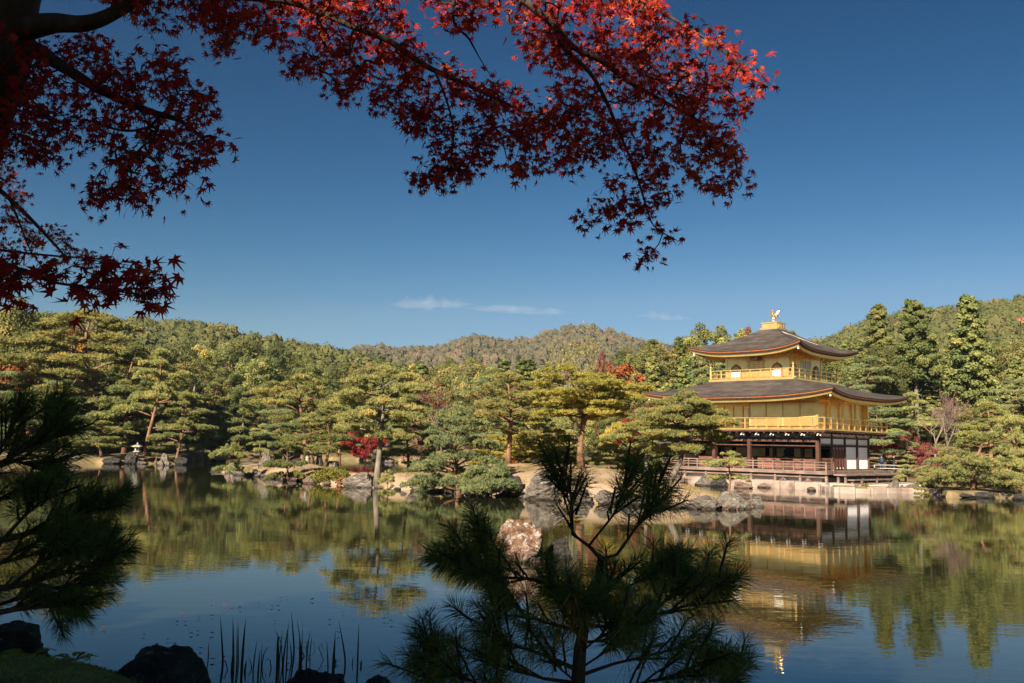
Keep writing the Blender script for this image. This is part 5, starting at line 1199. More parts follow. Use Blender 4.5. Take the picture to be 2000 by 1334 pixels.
# right of and behind the pavilion
plant('wide', 1900, 61, 846, 196, 0, 'spreading waterside pine with flat layers on the right shore')
plant('wide', 1985, 67, 812, 150, 2, 'layered pine cut by the right edge of the picture')
plant('small', 1797, 60.6, 932, 30, 0, 'dwarf pine on the pale gravel beside the benches')
plant('small', 1772, 72, 888, 50, 1, 'small bushy pine behind the dwarf pine on the gravel')
plant('mid2', 1727, 90, 792, 120, 0, 'pine just right of the pavilion behind the visitors')
plant('mid3', 1768, 96, 768, 120, 0, 'slim pine with whitish trunk right of the visitors')
plant('mid2', 1692, 104, 700, 150, 2, 'pine right of the upper roof, behind the balcony')
plant('mid2', 1660, 98, 745, 90, 4, 'pine between the two roofs at the pavilion\'s right')
plant('limb', 1935, 84, 786, 140, .4, 'open-limbed pine above the spreading waterside pine')
plant('mid2', 1985, 92, 744, 130, 1.7, 'dense pine at the right edge above the layered one')
plant('mid1', 1880, 88, 826, 90, .4, 'short pine behind the spreading waterside pine')
plant('mid2', 1400, 98, 700, 130, .9, 'pine left of the third storey behind the lower roof')
plant('mid1', 1360, 92, 745, 90, .9, 'pine behind the lower roof\'s left slope')
plant('bare1', 1850, 86, 756, 80, 0, 'pale slender bare tree right of the pavilion', 'bare_tree', 'tree')
plant('bare4', 1885, 90, 785, 84, 1, 'brownish bare tree with hazy twigs at the right', 'bare_tree', 'tree')
plant('bare4', 1828, 92, 780, 70, 2.5, 'fine-twigged bare tree just left of the pale slender one', 'bare_tree', 'tree')
plant('redtree', 1735, 93, 838, 44, 1, 'small scarlet maple by the balcony\'s right end', 'maple_tree', 'maple tree')
plant('redloose', 1812, 80, 866, 58, 2, 'thin rust-red sapling by the rail fence', 'maple_tree', 'maple tree')
plant('redloose', 1778, 95, 836, 46, 3, 'scarlet maple beside the whitish-trunked pine', 'maple_tree', 'maple tree')
plant('redloose', 1960, 99, 800, 70, .4, 'dull red shrubby maple among the pines at the right edge', 'maple_tree', 'maple tree')
plant('cedar3', 1722, 118, 596, 74, 0, 'leftmost of the three tall cedars right of the pavilion', 'cedar_tree', 'cedar tree')
plant('cedar2', 1794, 112, 588, 88, 1, 'middle tall cedar with a long bare pale trunk', 'cedar_tree', 'cedar tree')
plant('cedar1', 1902, 110, 580, 94, 2, 'tallest dark cedar near the right edge', 'cedar_tree', 'cedar tree')
plant('broad2', 1716, 108, 676, 110, 2, 'round dark evergreen tree below the leftmost cedar', 'evergreen_tree')
plant('orange', 8, 108, 694, 105, 0, 'orange-brown tree at the left edge', 'autumn_tree')
plant('broad3', 22, 118, 588, 175, 0, 'big dark-olive tree at the left edge rising above the hill', 'evergreen_tree')
plant('redloose', 1463, 130, 640, 62, 1, 'pinkish red treetop just left of the upper roof\'s peak', 'maple_tree', 'maple tree')

# ================================================================ the wood behind: every tree its own object
SKY = [(-200, 600), (0, 606), (70, 612), (110, 645), (180, 640), (260, 668), (340, 668), (450, 664), (520, 664), (560, 672), (620, 700), (700, 700), (780, 700), (850, 706), (900, 698), (960, 706), (1030, 694), (1090, 706), (1150, 706), (1200, 682), (1260, 664), (1330, 648), (1370, 638), (1420, 632), (1460, 645), (1540, 645), (1600, 660), (1680, 664), (1740, 660), (1830, 655), (1860, 662), (1930, 655), (2000, 652), (2200, 640)]
ZONES = [(-400, 150, ['broad1', 'broad3', 'broad5', 'orange', 'broad2'], 'behind the pines at the far left'),
         (150, 430, ['loose', 'broad3', 'broad1', 'mid2', 'broad4', 'cypress3'], 'on the slope behind the stone lantern\'s pines'),
         (430, 660, ['broad5', 'broad2', 'broad1', 'broad2', 'loose', 'broad4'], 'in the dark wood behind the island\'s left half'),
         (660, 850, ['broad1', 'broad5', 'broad3', 'loose', 'cypress3', 'broad4'], 'in the wood above the red maple'),
         (850, 1060, ['cypress3', 'broad3', 'cypress1', 'loose', 'broad4', 'cypress2'], 'in the wood behind the middle of the island'),
         (1060, 1250, ['loose', 'cypress2', 'broad3', 'cypress1', 'broad4', 'orange'], 'in the wood around the dead-limbed tree'),
         (1250, 1520, ['cypress1', 'cypress2', 'cypress1', 'cypress3', 'loose'], 'in the conifer wood left of the pavilion\'s peak'),
         (1520, 1700, ['broad4', 'cypress3', 'broad3', 'cypress1'], 'in the wood right of the pavilion\'s peak'),
         (1700, 2400, ['cypress3', 'broad2', 'cedar3', 'broad4', 'loose', 'mid2', 'cedar1'], 'on the slope around the three cedars')]
KINDS = {'broad1': ('evergreen_tree', 'rounded olive-green tree'), 'broad2': ('evergreen_tree', 'tall dark green broadleaf tree'), 'broad3': ('evergreen_tree', 'wide fine-leaved light olive tree'),
         'broad4': ('evergreen_tree', 'tapering mid-green tree'), 'broad5': ('evergreen_tree', 'heavy very dark evergreen tree'), 'loose': ('broadleaf_tree', 'airy yellowish-green tree'),
         'orange': ('autumn_tree', 'orange-leaved autumn tree'), 'cypress1': ('cypress_tree', 'pointed light green cypress'), 'cypress2': ('cypress_tree', 'ragged cypress with a bare lower trunk'),
         'cypress3': ('cypress_tree', 'narrow dark cypress'), 'cedar3': ('cedar_tree', 'broad cone-shaped cedar'), 'cedar1': ('cedar_tree', 'lofty cedar'), 'mid2': ('pine_tree', 'pine with rounded layers')}
fr = random.Random(12)
def wood_row(t, ftop, step, wmul=1.0):
    x = -330
    while x < 2330:
        x += step * fr.uniform(.75, 1.25)
        s = sx(x); Y = shore_y(s) + t + fr.uniform(-4, 4)
        if 1320 < x < 1960: Y = max(Y, 101 + t * .55)
        elif x >= 1960: Y = max(Y, 84 + t * .7)
        zone = [z for z in ZONES if z[0] <= x < z[1]]
        if not zone: continue
        kind = fr.choice(zone[0][2])
        if ftop > .5 and kind in ('cedar1', 'cedar3', 'mid2') : kind = 'broad4' if kind == 'mid2' else kind
        top = 800 + (interp(SKY, x) - 800) * ftop + fr.uniform(-4, 18)
        v = V_[kind]; X = s * Y
        z = ground_z(X, Y); zt = at_y(x, top, Y)[2]; sz = (zt - z) / v['H']
        if sz < .22: continue
        h = zt - z; w = v['W'] * sz * fr.uniform(.85, 1.15) * wmul
        w = min(max(w, step / F_PX * Y * 1.15), step / F_PX * Y * 2.6)
        nm, lb = KINDS[kind]; label = lb + ' ' + zone[0][3]
        if kind in ('broad1', 'broad2', 'broad3', 'broad4', 'broad5', 'loose'): w = min(w, h * 1.05)
        tree_at(kind, (X, Y, z - .15), w / v['W'], sz, fr.uniform(0, 6.28), nm, label, 'tree', label + 's')
wood_row(12, .10, 62)
wood_row(24, .42, 56)
wood_row(38, .74, 54)
wood_row(54, .98, 52)
wood_row(72, 1.0, 60)

# ================================================================ shrubs and low plants
def shrub(px, py, w, h, label, mat, seed, n=1500, on=.4, cat='shrub'):
    c0 = at_z(px, py, on); rg = np.random.default_rng(seed); Y = c0[1]; wm = w / F_PX * Y; hm = h / F_PX * Y; PV = []; PT = []
    t = empty('shrub', (c0[0], Y, ground_z(c0[0], Y)), 0, label, cat)
    for i in range(16):
        a, r = rg.uniform(0, 6.28), math.sqrt(rg.uniform(0, 1)); c = np.array([math.cos(a) * r * wm * .38, math.sin(a) * r * wm * .22, hm * .35 * (1 - r * r)])
        v, tt = clump_leaves(c, max(.10, hm * .5), n // 16, .11, rg, rg.normal(.5, .18)); PV.append(v); PT.append(tt)
    V = np.concatenate(PV); link('leaves', np_mesh('leaves', V, quadfaces(len(V) // 4), M[mat], np.concatenate(PT)), t)
    mb = MB()
    for k in range(5): mb.tube([(0, 0, -.05), (rg.uniform(-.3, .3) * wm, rg.uniform(-.15, .15) * wm, hm * .5)], [.02, .008], 4)
    mb.build('stems', M['bark_grey'], t)
shrub(648, 936, 84, 30, 'yellow-green low shrub between the pink rock and the large boulder', 'shrub', 1, 2600, .3)
shrub(672, 945, 30, 16, 'rusty low shrub touching the large boulder at its left', 'rusty', 2, 800, .1)
shrub(1432, 993, 42, 16, 'rust-red low plant against the larger twin boulder', 'rusty', 3, 900, .05)
shrub(1000, 909, 26, 10, 'brown heather tuft right of the grey pine trunk', 'rusty', 4, 500, 1.3)
shrub(1390, 950, 80, 9, 'thin yellow-green groundcover before the small island pine', 'shrub', 5, 900, .7)
shrub(1312, 976, 34, 14, 'small green herb patch on the sandy end of the island', 'shrub', 6, 500, .6)
shrub(1965, 946, 52, 26, 'round light green bush behind the low wall at the right edge', 'shrub', 7, 1500, .6)
shrub(1690, 958, 20, 7, 'little yellow-green tuft on the bank stones below the benches', 'shrub', 8, 250, .1)
shrub(1805, 962, 24, 14, 'green tuft on the stones at the gravel edge', 'shrub', 9, 500, .1)
shrub(1730, 906, 34, 18, 'clipped bush at the left end of the rail fence', 'shrub', 10, 900, .5)
shrub(660, 893, 60, 9, 'golden grass tuft on the far bank below the red maple', 'shrub', 11, 900, .3)
shrub(335, 900, 30, 8, 'dry grass at the foot of the leaning reddish trunk', 'shrub', 12, 400, .3)

# ================================================================ gravel, fence, visitors
# low kerb of squared stones along the water, from the terrace to the spreading pine
kb = MB(); rk2 = random.Random(8); q0 = pav_w(7.0, -6.0); kp = [q0] + [at_z(x, y, 0)[:2] for x, y in ((1640, 963), (1700, 964), (1760, 964), (1815, 965), (1846, 968))]
for (a, b_) in zip(kp, kp[1:]):
    L = float(np.linalg.norm(np.array(b_) - np.array(a))); nn = max(1, int(L / .95))
    for k in range(nn):
        f0, f1 = k / nn + .012, (k + 1) / nn - .012; p0 = np.array(a) * (1 - f0) + np.array(b_) * f0; p1 = np.array(a) * (1 - f1) + np.array(b_) * f1; j = rk2.uniform(-.05, .05); h = .36 + rk2.uniform(-.05, .06)
        kb.beam((p0[0], p0[1] + .22 + j, h / 2 - .15), (p1[0], p1[1] + .22 + j, h / 2 - .15 + rk2.uniform(-.01, .01)), .5, h + .3)
tag(kb.build('stone_kerb', M['stone_warm'], bevel=.03), 'low kerb of squared stones between the terrace and the spreading pine', 'kerb')
P = []; U = np.linspace(0, 1, 30); Vv = np.concatenate([[-.004], np.linspace(0, 1, 10)])
A = [pav_w(hw + 3.36, -4.9), pav_w(hw + 3.36, 6.0)]; B = [at_z(1812, 951, .40)[:2], at_z(1842, 938, .45)[:2]]
for u in U:
    for v in Vv:
        f = A[0] * (1 - u) + B[0] * u; k = A[1] * (1 - u) + B[1] * u; p = f * (1 - v) + k * v; P.append((p[0], p[1], max(.40, shore_z(p[0], p[1]) + .03) if v >= 0 else -.3))
M['gravel'] = surf('pale_gravel', [(.3, (.46, .42, .36)), (.6, (.62, .57, .50))], 1.4, .95, .3, 20)
grid_obj('gravel_court', P, len(U), len(Vv), M['gravel'])
def fence(pts, label, h=.95, rails=(.92, .62), step=1.7, r=.045):
    a0 = pts[0]; t = empty('rail_fence', (a0[0], a0[1], ground_z(*a0)), 0, label, 'fence'); 
    for (xa, ya), (xb, yb) in zip(pts, pts[1:]):
        L = math.hypot(xb - xa, yb - ya); n = max(1, int(L / step))
        for k in range(n + 1):
            x = xa + (xb - xa) * k / n - a0[0]; y = ya + (yb - ya) * k / n - a0[1]; z = ground_z(x + a0[0], y + a0[1]) - t.location.z
            m = MB(); m.tube([(x, y, z - .1), (x, y, z + h)], [r * 1.2, r * 1.1], 8); m.build('post', M['bark_pale'], t)
        for q in rails:
            m = MB(); m.tube([(xa - a0[0], ya - a0[1], q), ((xa + xb) / 2 - a0[0], (ya + yb) / 2 - a0[1], q + .02), (xb - a0[0], yb - a0[1], q)], r, 8); m.build('rail', M['bark_pale'], t)
def gp(px, Y): return (float(at_y(px, hor(px) + 25, Y)[0]), Y)
fence([gp(1708, 85), gp(1765, 84), gp(1830, 82), gp(1882, 80)], 'pale wooden rail fence behind the gravel, in front of the visitors')
fence([gp(1952, 76), gp(2040, 74)], 'short stretch of pale rail fence at the right edge')
fence([gp(1238, 66), gp(1262, 67)], 'low pale picket fence left of the straight pale pine trunk', .8, (.55,), .32, .03)

M['skin'] = surf('skin', [(.3, (.45, .27, .19)), (.7, (.55, .34, .25))], 3, .6)
M['jacket_black'] = surf('black_jacket', [(.3, (.012, .013, .016)), (.7, (.03, .032, .038))], 6, .8)
M['jacket_brown'] = surf('brown_jacket', [(.3, (.045, .028, .02)), (.7, (.085, .055, .04))], 6, .8)
M['trousers'] = surf('dark_blue_trousers', [(.3, (.02, .028, .05)), (.7, (.045, .06, .10))], 6, .85)
M['pack'] = surf('navy_backpack', [(.3, (.012, .02, .05)), (.7, (.03, .045, .10))], 6, .7)
M['hair'] = surf('black_hair', [(.3, (.008, .007, .006)), (.7, (.02, .017, .015))], 20, .5)
M['cap'] = surf('grey_cap', [(.3, (.10, .11, .12)), (.7, (.2, .21, .23))], 8, .9)
def person(px, Y, face, label, jacket, hat, pack, arms=0, h=1.70):
    x, y = gp(px, Y); t = empty('person', (x, y, ground_z(x, y) - .01), face, label, 'person'); k = h / 1.70
    J = []; E = []; Rr = []
    def jn(p, r, par=None):
        J.append((p[0] * k, p[1] * k, p[2] * k)); Rr.append(r * k)
        if par is not None: E.append((par, len(J) - 1))
        return len(J) - 1
    pel = jn((0, 0, .95), .135); wa = jn((0, .0, 1.10), .125, pel); ch = jn((0, .01, 1.30), .15, wa); nb = jn((0, .015, 1.44), .075, ch); nk = jn((0, 0, 1.50), .058, nb); hd_ = jn((0, -.02, 1.585), .092, nk); jn((0, -.015, 1.655), .075, hd_)
    for s in (-1, 1):
        st = .03 * s
        hp = jn((s * .09, 0, .88), .098, pel); kn = jn((s * .10, -.02 + st, .50), .066, hp); an = jn((s * .10, .02 + st * 2, .09), .045, kn); jn((s * .11, -.13 + st * 2, .04), .038, an)
        sh = jn((s * .175, .01, 1.40), .066, ch); bend = arms if s < 0 else arms * .4
        el = jn((s * .235, .02 - .05 * bend, 1.13), .047, sh); wr = jn((s * .235, -.06 - .18 * bend, .90 + .20 * bend), .031, el)
        d = Vector((0, -.25 - .6 * bend, -1 + .9 * bend)).normalized(); side = Vector((1, 0, 0)); wv_ = Vector((s * .235, -.06 - .18 * bend, .90 + .20 * bend)); pa = wv_ + d * .055
        pj = jn(pa, .028, wr)
        for f_, ln in ((-.030, .055), (-.010, .068), (.010, .072), (.030, .060)):
            kq = jn(pa + side * f_ + d * (ln * .6), .0095, pj); jn(pa + side * f_ * .9 + d * ln + Vector((0, -.012, 0)), .008, kq)
        tj = jn(wv_ + d * .04 + Vector((-s * .035, -.012, 0)), .011, wr); jn(wv_ + d * .07 + Vector((-s * .04, -.025, 0)), .009, tj)
    me = bpy.data.meshes.new('body'); me.from_pydata(J, E, []); o = bpy.data.objects.new('body', me); COL.objects.link(o)
    sk = o.modifiers.new('skin', 'SKIN')
    for i, sv in enumerate(me.skin_vertices[0].data): sv.radius = (Rr[i], Rr[i]); sv.use_root = (i == 0)
    sb = o.modifiers.new('sub', 'SUBSURF'); sb.levels = 1; sb.render_levels = 1
    dg = bpy.context.evaluated_depsgraph_get(); m2 = bpy.data.meshes.new_from_object(o.evaluated_get(dg)); bpy.data.objects.remove(o)
    m2.name = 'body'; m2.materials.clear()
    for q in (M['skin'], jacket, M['trousers'], M['jacket_black']): m2.materials.append(q)
    for pg in m2.polygons:
        c = pg.center / k; hand = abs(c.x) > .19 and c.z < (.91 + .22 * (arms if c.x < 0 else arms * .4)) and c.z > .7
        pg.material_index = 0 if (c.z > 1.475 or hand) else (1 if c.z > .86 else (2 if c.z > .10 else 3)); pg.use_smooth = True
    link('body', m2, t)
    # face: nose, eyes, ears, mouth line
    fm = MB(); fm.add([(0, -.135, 1.60), (-.016, -.112, 1.575), (.016, -.112, 1.575), (0, -.112, 1.625)], [(0, 1, 3), (0, 3, 2), (0, 2, 1)])
    for s in (-1, 1): fm.tube([(s * .092, .0, 1.62), (s * .100, .01, 1.595), (s * .09, .0, 1.57)], [.012, .016, .008], 6)
    fm.build('face', M['skin'], t)
    em = MB()
    for s in (-1, 1): em.box(s * .036 - .012, s * .036 + .012, -.113, -.104, 1.605, 1.616)
    em.box(-.024, .024, -.110, -.098, 1.543, 1.549); em.build('eyes_and_mouth', M['hair'], t)
    hm = MB(); n = 14; vs = []; fs = []
    for j in range(7):
        ph = (j / 6) * math.pi * .56
        for i in range(n):
            th = 2 * math.pi * i / n; fr_ = max(0, -math.sin(th)); p2 = ph * (1 - .34 * fr_)
            vs.append((.112 * math.sin(p2) * math.cos(th), .122 * math.sin(p2) * math.sin(th) + .0, 1.60 + .125 * math.cos(p2)))
    for j in range(6):
        for i in range(n): fs.append((j * n + i, j * n + (i + 1) % n, (j + 1) * n + (i + 1) % n, (j + 1) * n + i))
    hm.add(vs, fs, True)
    if hat: hm.box(-.075, .075, -.20, -.09, 1.635, 1.645)
    hm.build('cap' if hat else 'hair', M['cap'] if hat else M['hair'], t)
    if pack:
        b_ = MB(); b_.add([(x_, y_, z_) for z_ in (1.0, 1.2, 1.42) for x_, y_ in ((-.14, .12), (.14, .12), (.12, .27 if z_ < 1.4 else .2), (-.12, .27 if z_ < 1.4 else .2))], [(0, 3, 2, 1), (8, 9, 10, 11)] + [(4 * l + i, 4 * l + (i + 1) % 4, 4 * l + 4 + (i + 1) % 4, 4 * l + 4 + i) for l in (0, 1) for i in range(4)])
        b_.build('backpack', M['pack'], t, .02)
    return t
person(1722, 88, 2.9, 'person seen from behind with a navy backpack at the rail fence', M['jacket_black'], False, True, .3)
person(1730, 89.5, .9, 'person in a grey cap and brown jacket beside the backpacker', M['jacket_brown'], True, False, .8, 1.76)
person(1746, 88.5, 1.2, 'black-haired person in a black jacket right of the capped one', M['jacket_black'], False, False, .6, 1.64)
person(1851, 84, 1.4, 'person in dark clothes half hidden behind the spreading pine', M['jacket_black'], False, False, .2, 1.66)
# ================================================================ the near maple
rgm = np.random.default_rng(77)
def star():
    a = [-120, -75, -38, 0, 38, 75, 120]; l = [.38, .66, .88, 1.0, .88, .66, .38]; pts = [(0, -.06)]
    for i in range(7):
        pts.append((math.sin(R(a[i])) * l[i], math.cos(R(a[i])) * l[i]))
        if i < 6: h = (a[i] + a[i + 1]) / 2; pts.append((math.sin(R(h)) * .30, math.cos(R(h)) * .30))
    return np.array([(0, .10)] + pts)
STAR = star()
STAR_F = np.array([(0, i, i + 1) for i in range(1, len(STAR) - 1)] + [(0, len(STAR) - 1, 1)])
def star_leaves(c, fwd, nrm, size, tint):
    fwd = unit(fwd); side = unit(np.cross(fwd, nrm)); up = np.cross(side, fwd); n = len(c)
    sz = np.asarray(size).reshape(-1, 1, 1); r2 = (STAR ** 2).sum(1); cr = np.random.default_rng(n); curl = cr.uniform(-.05, .50, (n, 1)); fold = cr.uniform(-.1, .55, (n, 1)); wid = cr.uniform(.78, 1.08, (n, 1, 1))
    V = c[:, None, :] + sz * (STAR[None, :, 0:1] * wid * side[:, None, :] + STAR[None, :, 1:2] * fwd[:, None, :] - ((curl * r2[None]) - fold * np.abs(STAR[None, :, 0]))[:, :, None] * up[:, None, :])
    Fq = (STAR_F[None] + (np.arange(n) * len(STAR))[:, None, None]).reshape(-1, 3)
    return V.reshape(-1, 3), Fq, np.repeat(tint, len(STAR))
def inside(poly, p):
    x, y = p[:, 0], p[:, 1]; r = np.zeros(len(p), bool); j = len(poly) - 1
    for i in range(len(poly)):
        xi, yi = poly[i]; xj, yj = poly[j]
        r ^= ((yi > y) != (yj > y)) & (x < (xj - xi) * (y - yi) / (yj - yi + 1e-12) + xi); j = i
    return r
def pt(px, py, Y): return at_y(px, py, Y)
class Maple:
    def __init__(s): s.tr = MB(); s.limb = []; s.V = []; s.F = []; s.T = []; s.n = 0
    def branch(s, path, n=7):
        """path of (px, py, distance, radius in px)"""
        pts = [pt(a[0], a[1], a[2]) for a in path]; rad = [a[3] / F_PX * a[2] for a in path]
        # smooth it
        P = []; Q = []
        for i in range(len(pts) - 1):
            p0 = pts[max(i - 1, 0)]; p1 = pts[i]; p2 = pts[i + 1]; p3 = pts[min(i + 2, len(pts) - 1)]
            for t in np.linspace(0, 1, 6)[:-1]:
                P.append(.5 * ((2 * p1) + (p2 - p0) * t + (2 * p0 - 5 * p1 + 4 * p2 - p3) * t * t + (3 * p1 - p0 - 3 * p2 + p3) * t ** 3)); Q.append(rad[i] * (1 - t) + rad[i + 1] * t)
        P.append(pts[-1]); Q.append(rad[-1]); s.tr.tube(P, Q, n); s.limb += [np.array(p) for p in P]; return P
    def leaves_at(s, c, fwd, nrm, size, tint):
        v, f, t = star_leaves(c, fwd, nrm, size, tint); s.V.append(v); s.F.append(f + s.n); s.T.append(t); s.n += len(v)
    def spray(s, poly, Y, thick, nodes_, per, size, tint, seed, twig=1.0, density=None):
        rg = np.random.default_rng(seed); poly = np.array(poly, float); lo, hi = poly.min(0), poly.max(0); pts = []
        while len(pts) < nodes_:
            q = rg.uniform(lo, hi, (600, 2)); q = q[inside(poly, q)]
            # the foliage lies in ragged layers: keep what a noise field allows
            for a in q:
                nz = mnoise.noise(Vector((a[0] / 46, a[1] / 26, seed)))
                if nz > -.06 + .10 * rg.normal(): pts.append(a)
        pts = np.array(pts[:nodes_])
        Yd = (Y(pts[:, 0], pts[:, 1]) if callable(Y) else np.full(len(pts), Y)) + rg.normal(0, thick, len(pts))
        N = np.array([pt(a[0], a[1], y) for a, y in zip(pts, Yd)])
        # join every spray to its nearest limb or twig
        L = np.array(s.limb); d = np.linalg.norm(N[:, None] - L[None], axis=2); best = d.min(1); par = -1 - d.argmin(1); done = np.zeros(len(N), bool); kids = np.ones(len(N)); order = []
        for _ in range(len(N)):
            b = np.where(done, 1e9, best); i = int(b.argmin()); done[i] = True; order.append(i)
            dd = np.linalg.norm(N - N[i], axis=1) * 1.12; up = (~done) & (dd < best); best[up] = dd[up]; par[up] = i
        for i in reversed(order):
            if par[i] >= 0: kids[par[i]] += kids[i]
        outd = np.zeros_like(N)
        for i in order:
            p0 = L[-1 - par[i]] if par[i] < 0 else N[par[i]]; p1 = N[i]; ln = np.linalg.norm(p1 - p0); outd[i] = (p1 - p0) / max(ln, 1e-6)
            if ln > .9: continue
            r = .0011 * twig * kids[i] ** .42; mid = (p0 + p1) / 2 + rg.normal(0, .06, 3) * ln + np.array([0, 0, .05 * ln])
            s.tr.tube([p0, mid, p1], [r * 1.1, r * .95, r * .8], 4, cap=False)
        k = per; c = np.repeat(N, k, 0) + rg.normal(0, size * .72, (len(N) * k, 3))
        fwd = unit(np.repeat(outd, k, 0) * .35 + rg.normal(0, .6, c.shape) + np.array([0, -.15, -.62]))
        nrm = unit(rg.normal(0, .55, c.shape) + np.array([0, -.45, .75]))
        t0 = np.repeat(rg.normal(tint, .13, len(N)), k) + rg.normal(0, .08, len(c))
        s.leaves_at(c, fwd, nrm, size * rg.uniform(.7, 1.15, len(c)), np.clip(t0, 0, 1))
    def finish(s, name, label, z0, base):
        t = empty(name, base, 0, label, 'maple tree'); b = np.array(base)
        s.tr.v = [(x - b[0], y - b[1], z - b[2]) for x, y, z in s.tr.v]; s.tr.build('trunk', M['bark_dark'], t)
        V = np.concatenate(s.V) - b; link('crown', np_mesh('crown', V, np.concatenate(s.F), M['maple'], np.concatenate(s.T)), t); return t

mp = Maple()
D0 = 4.3
mp.branch([(-300, 1650, 4.7, 70), (-210, 1000, 4.6, 60), (-110, 500, 4.5, 54), (-40, 260, 4.4, 50), (8, 110, 4.3, 50), (32, 0, 4.2, 44), (70, -160, 4.1, 36), (60, -420, 3.8, 26)], 14)
mp.branch([(30, 60, 4.25, 28), (100, 46, 4.1, 21), (160, 47, 4.0, 17), (215, 30, 3.95, 14), (285, -8, 4.0, 11), (360, -26, 4.1, 10), (460, -8, 4.2, 8), (560, 2, 4.25, 7.5), (620, 22, 4.3, 7), (690, 52, 4.3, 7), (760, 80, 4.35, 6.5), (830, 128, 4.4, 6), (905, 162, 4.45, 4.5), (980, 198, 4.5, 3.5), (1050, 232, 4.55, 2.6), (1130, 262, 4.6, 1.6)])
mp.branch([(52, 88, 4.25, 19), (110, 122, 4.1, 13), (180, 166, 4.0, 10), (230, 192, 3.95, 8), (300, 220, 3.9, 7), (352, 236, 3.85, 5), (400, 275, 3.8, 2)])
mp.branch([(312, 226, 3.9, 4), (290, 248, 3.95, 3), (240, 255, 4.0, 2.5), (180, 238, 4.1, 2)])
mp.branch([(314, 232, 3.9, 3.5), (292, 290, 3.95, 2.6), (262, 338, 4.0, 1.6)])
mp.branch([(70, -160, 4.1, 22), (400, -210, 4.2, 15), (760, -160, 4.3, 12), (930, -80, 4.3, 10), (1015, -6, 4.3, 8.5), (1080, 48, 4.35, 7.5), (1120, 92, 4.4, 6.5), (1180, 122, 4.45, 5.5), (1222, 156, 4.5, 5), (1300, 200, 4.5, 3.4), (1380, 244, 4.5, 1.8)])
mp.branch([(1088, 58, 4.35, 6), (1100, 92, 4.35, 5), (1150, 140, 4.4, 4.5), (1180, 190, 4.45, 4), (1210, 260, 4.5, 3.2), (1240, 332, 4.5, 2.6), (1262, 402, 4.5, 1.9), (1278, 442, 4.5, 1.4), (1320, 468, 4.5, .8)])
mp.branch([(905, -90, 4.3, 4), (884, 30, 4.3, 3.2), (916, 76, 4.35, 2.4), (936, 112, 4.4, 1.2), (960, 150, 4.45, .8)])
mp.branch([(740, -165, 4.3, 10), (1100, -190, 4.4, 8), (1200, -60, 4.45, 6), (1290, 20, 4.5, 4), (1400, 90, 4.5, 2.6), (1470, 150, 4.5, 1.4)])
mp.branch([(850, 140, 4.4, 3), (870, 190, 4.4, 2.4), (885, 250, 4.45, 2), (880, 310, 4.45, 1.4), (860, 345, 4.45, 1)])
mp.branch([(965, 190, 4.5, 2.4), (940, 210, 4.5, 2), (975, 260, 4.55, 1.6), (990, 310, 4.6, 1)])
mp.branch([(-40, 240, 4.4, 12), (-60, 480, 3.4, 9), (-10, 506, 2.95, 5), (50, 530, 2.8, 3.6), (100, 550, 2.7, 3), (170, 561, 2.65, 2.4), (250, 572, 2.6, 1.8), (312, 584, 2.6, 1)])
Yl = lambda x, y: 4.25 - .0011 * x + 0 * y
Ym = lambda x, y: 4.2 + .00025 * x
mp.spray([(-60, 60), (100, 70), (190, 55), (235, 112), (282, 100), (342, 115), (400, 170), (426, 215), (447, 270), (420, 305), (395, 318), (400, 360), (416, 412), (362, 372), (290, 402), (160, 392), (176, 350), (236, 300), (150, 290), (92, 322), (-60, 300)], Yl, .22, 780, 3, .042, .30, 1)
mp.spray([(150, -60), (430, -60), (405, 38), (330, 48), (262, 40), (200, 20)], 4.1, .2, 140, 3, .045, .45, 2)
mp.spray([(-80, 200), (70, 190), (60, 300), (-80, 310)], 4.2, .2, 80, 3, .046, .3, 21)
mp.spray([(410, -40), (770, -40), (800, 58), (855, 108), (900, 148), (960, 150), (1000, 165), (1052, 205), (1112, 245), (1164, 300), (1128, 330), (1020, 342), (962, 300), (955, 220), (905, 205), (885, 190), (840, 210), (800, 222), (740, 217), (680, 202), (622, 165), (562, 142), (570, 102), (522, 82), (422, 96), (410, 50)], Ym, .24, 980, 3, .042, .48, 3)
mp.spray([(836, 200), (905, 200), (960, 230), (962, 318), (915, 352), (830, 382), (803, 352), (838, 292)], 4.45, .12, 170, 3, .042, .34, 4)
mp.spray([(780, 215), (835, 215), (835, 262), (812, 268)], 4.4, .1, 28, 3, .05, .4, 41)
mp.spray([(810, -50), (1010, -50), (1012, 40), (962, 42), (932, 72), (902, 72), (850, 42)], 4.35, .18, 120, 3, .044, .5, 5)
mp.spray([(1000, -50), (1310, -50), (1322, 50), (1402, 64), (1442, 98), (1482, 135), (1497, 162), (1470, 188), (1456, 220), (1430, 242), (1400, 250), (1300, 260), (1230, 280), (1140, 300), (1098, 242), (1058, 232), (1080, 182), (1110, 152), (1058, 132), (1000, 72)], 4.48, .24, 960, 3, .042, .50, 6)
mp.spray([(1140, 270), (1240, 270), (1330, 300), (1310, 342), (1320, 395), (1240, 442), (1170, 456), (1128, 430), (1142, 392), (1200, 370), (1180, 332)], 4.5, .14, 160, 3, .042, .42, 7)
mp.spray([(1320, 240), (1432, 240), (1442, 300), (1457, 352), (1430, 388), (1372, 372), (1318, 330)], 4.5, .12, 150, 3, .042, .62, 8)
mp.spray([(1246, 468), (1280, 470), (1284, 512), (1246, 514)], 4.5, .06, 12, 3, .045, .4, 9)
mp.spray([(1276, 436), (1322, 462), (1300, 470), (1276, 456)], 4.5, .05, 8, 3, .045, .4, 10)
mp.spray([(-60, 500), (60, 522), (190, 508), (262, 512), (318, 546), (330, 592), (272, 588), (190, 588), (150, 562), (60, 545), (-60, 540)], 2.66, .08, 95, 3, .044, .42, 11, .8)
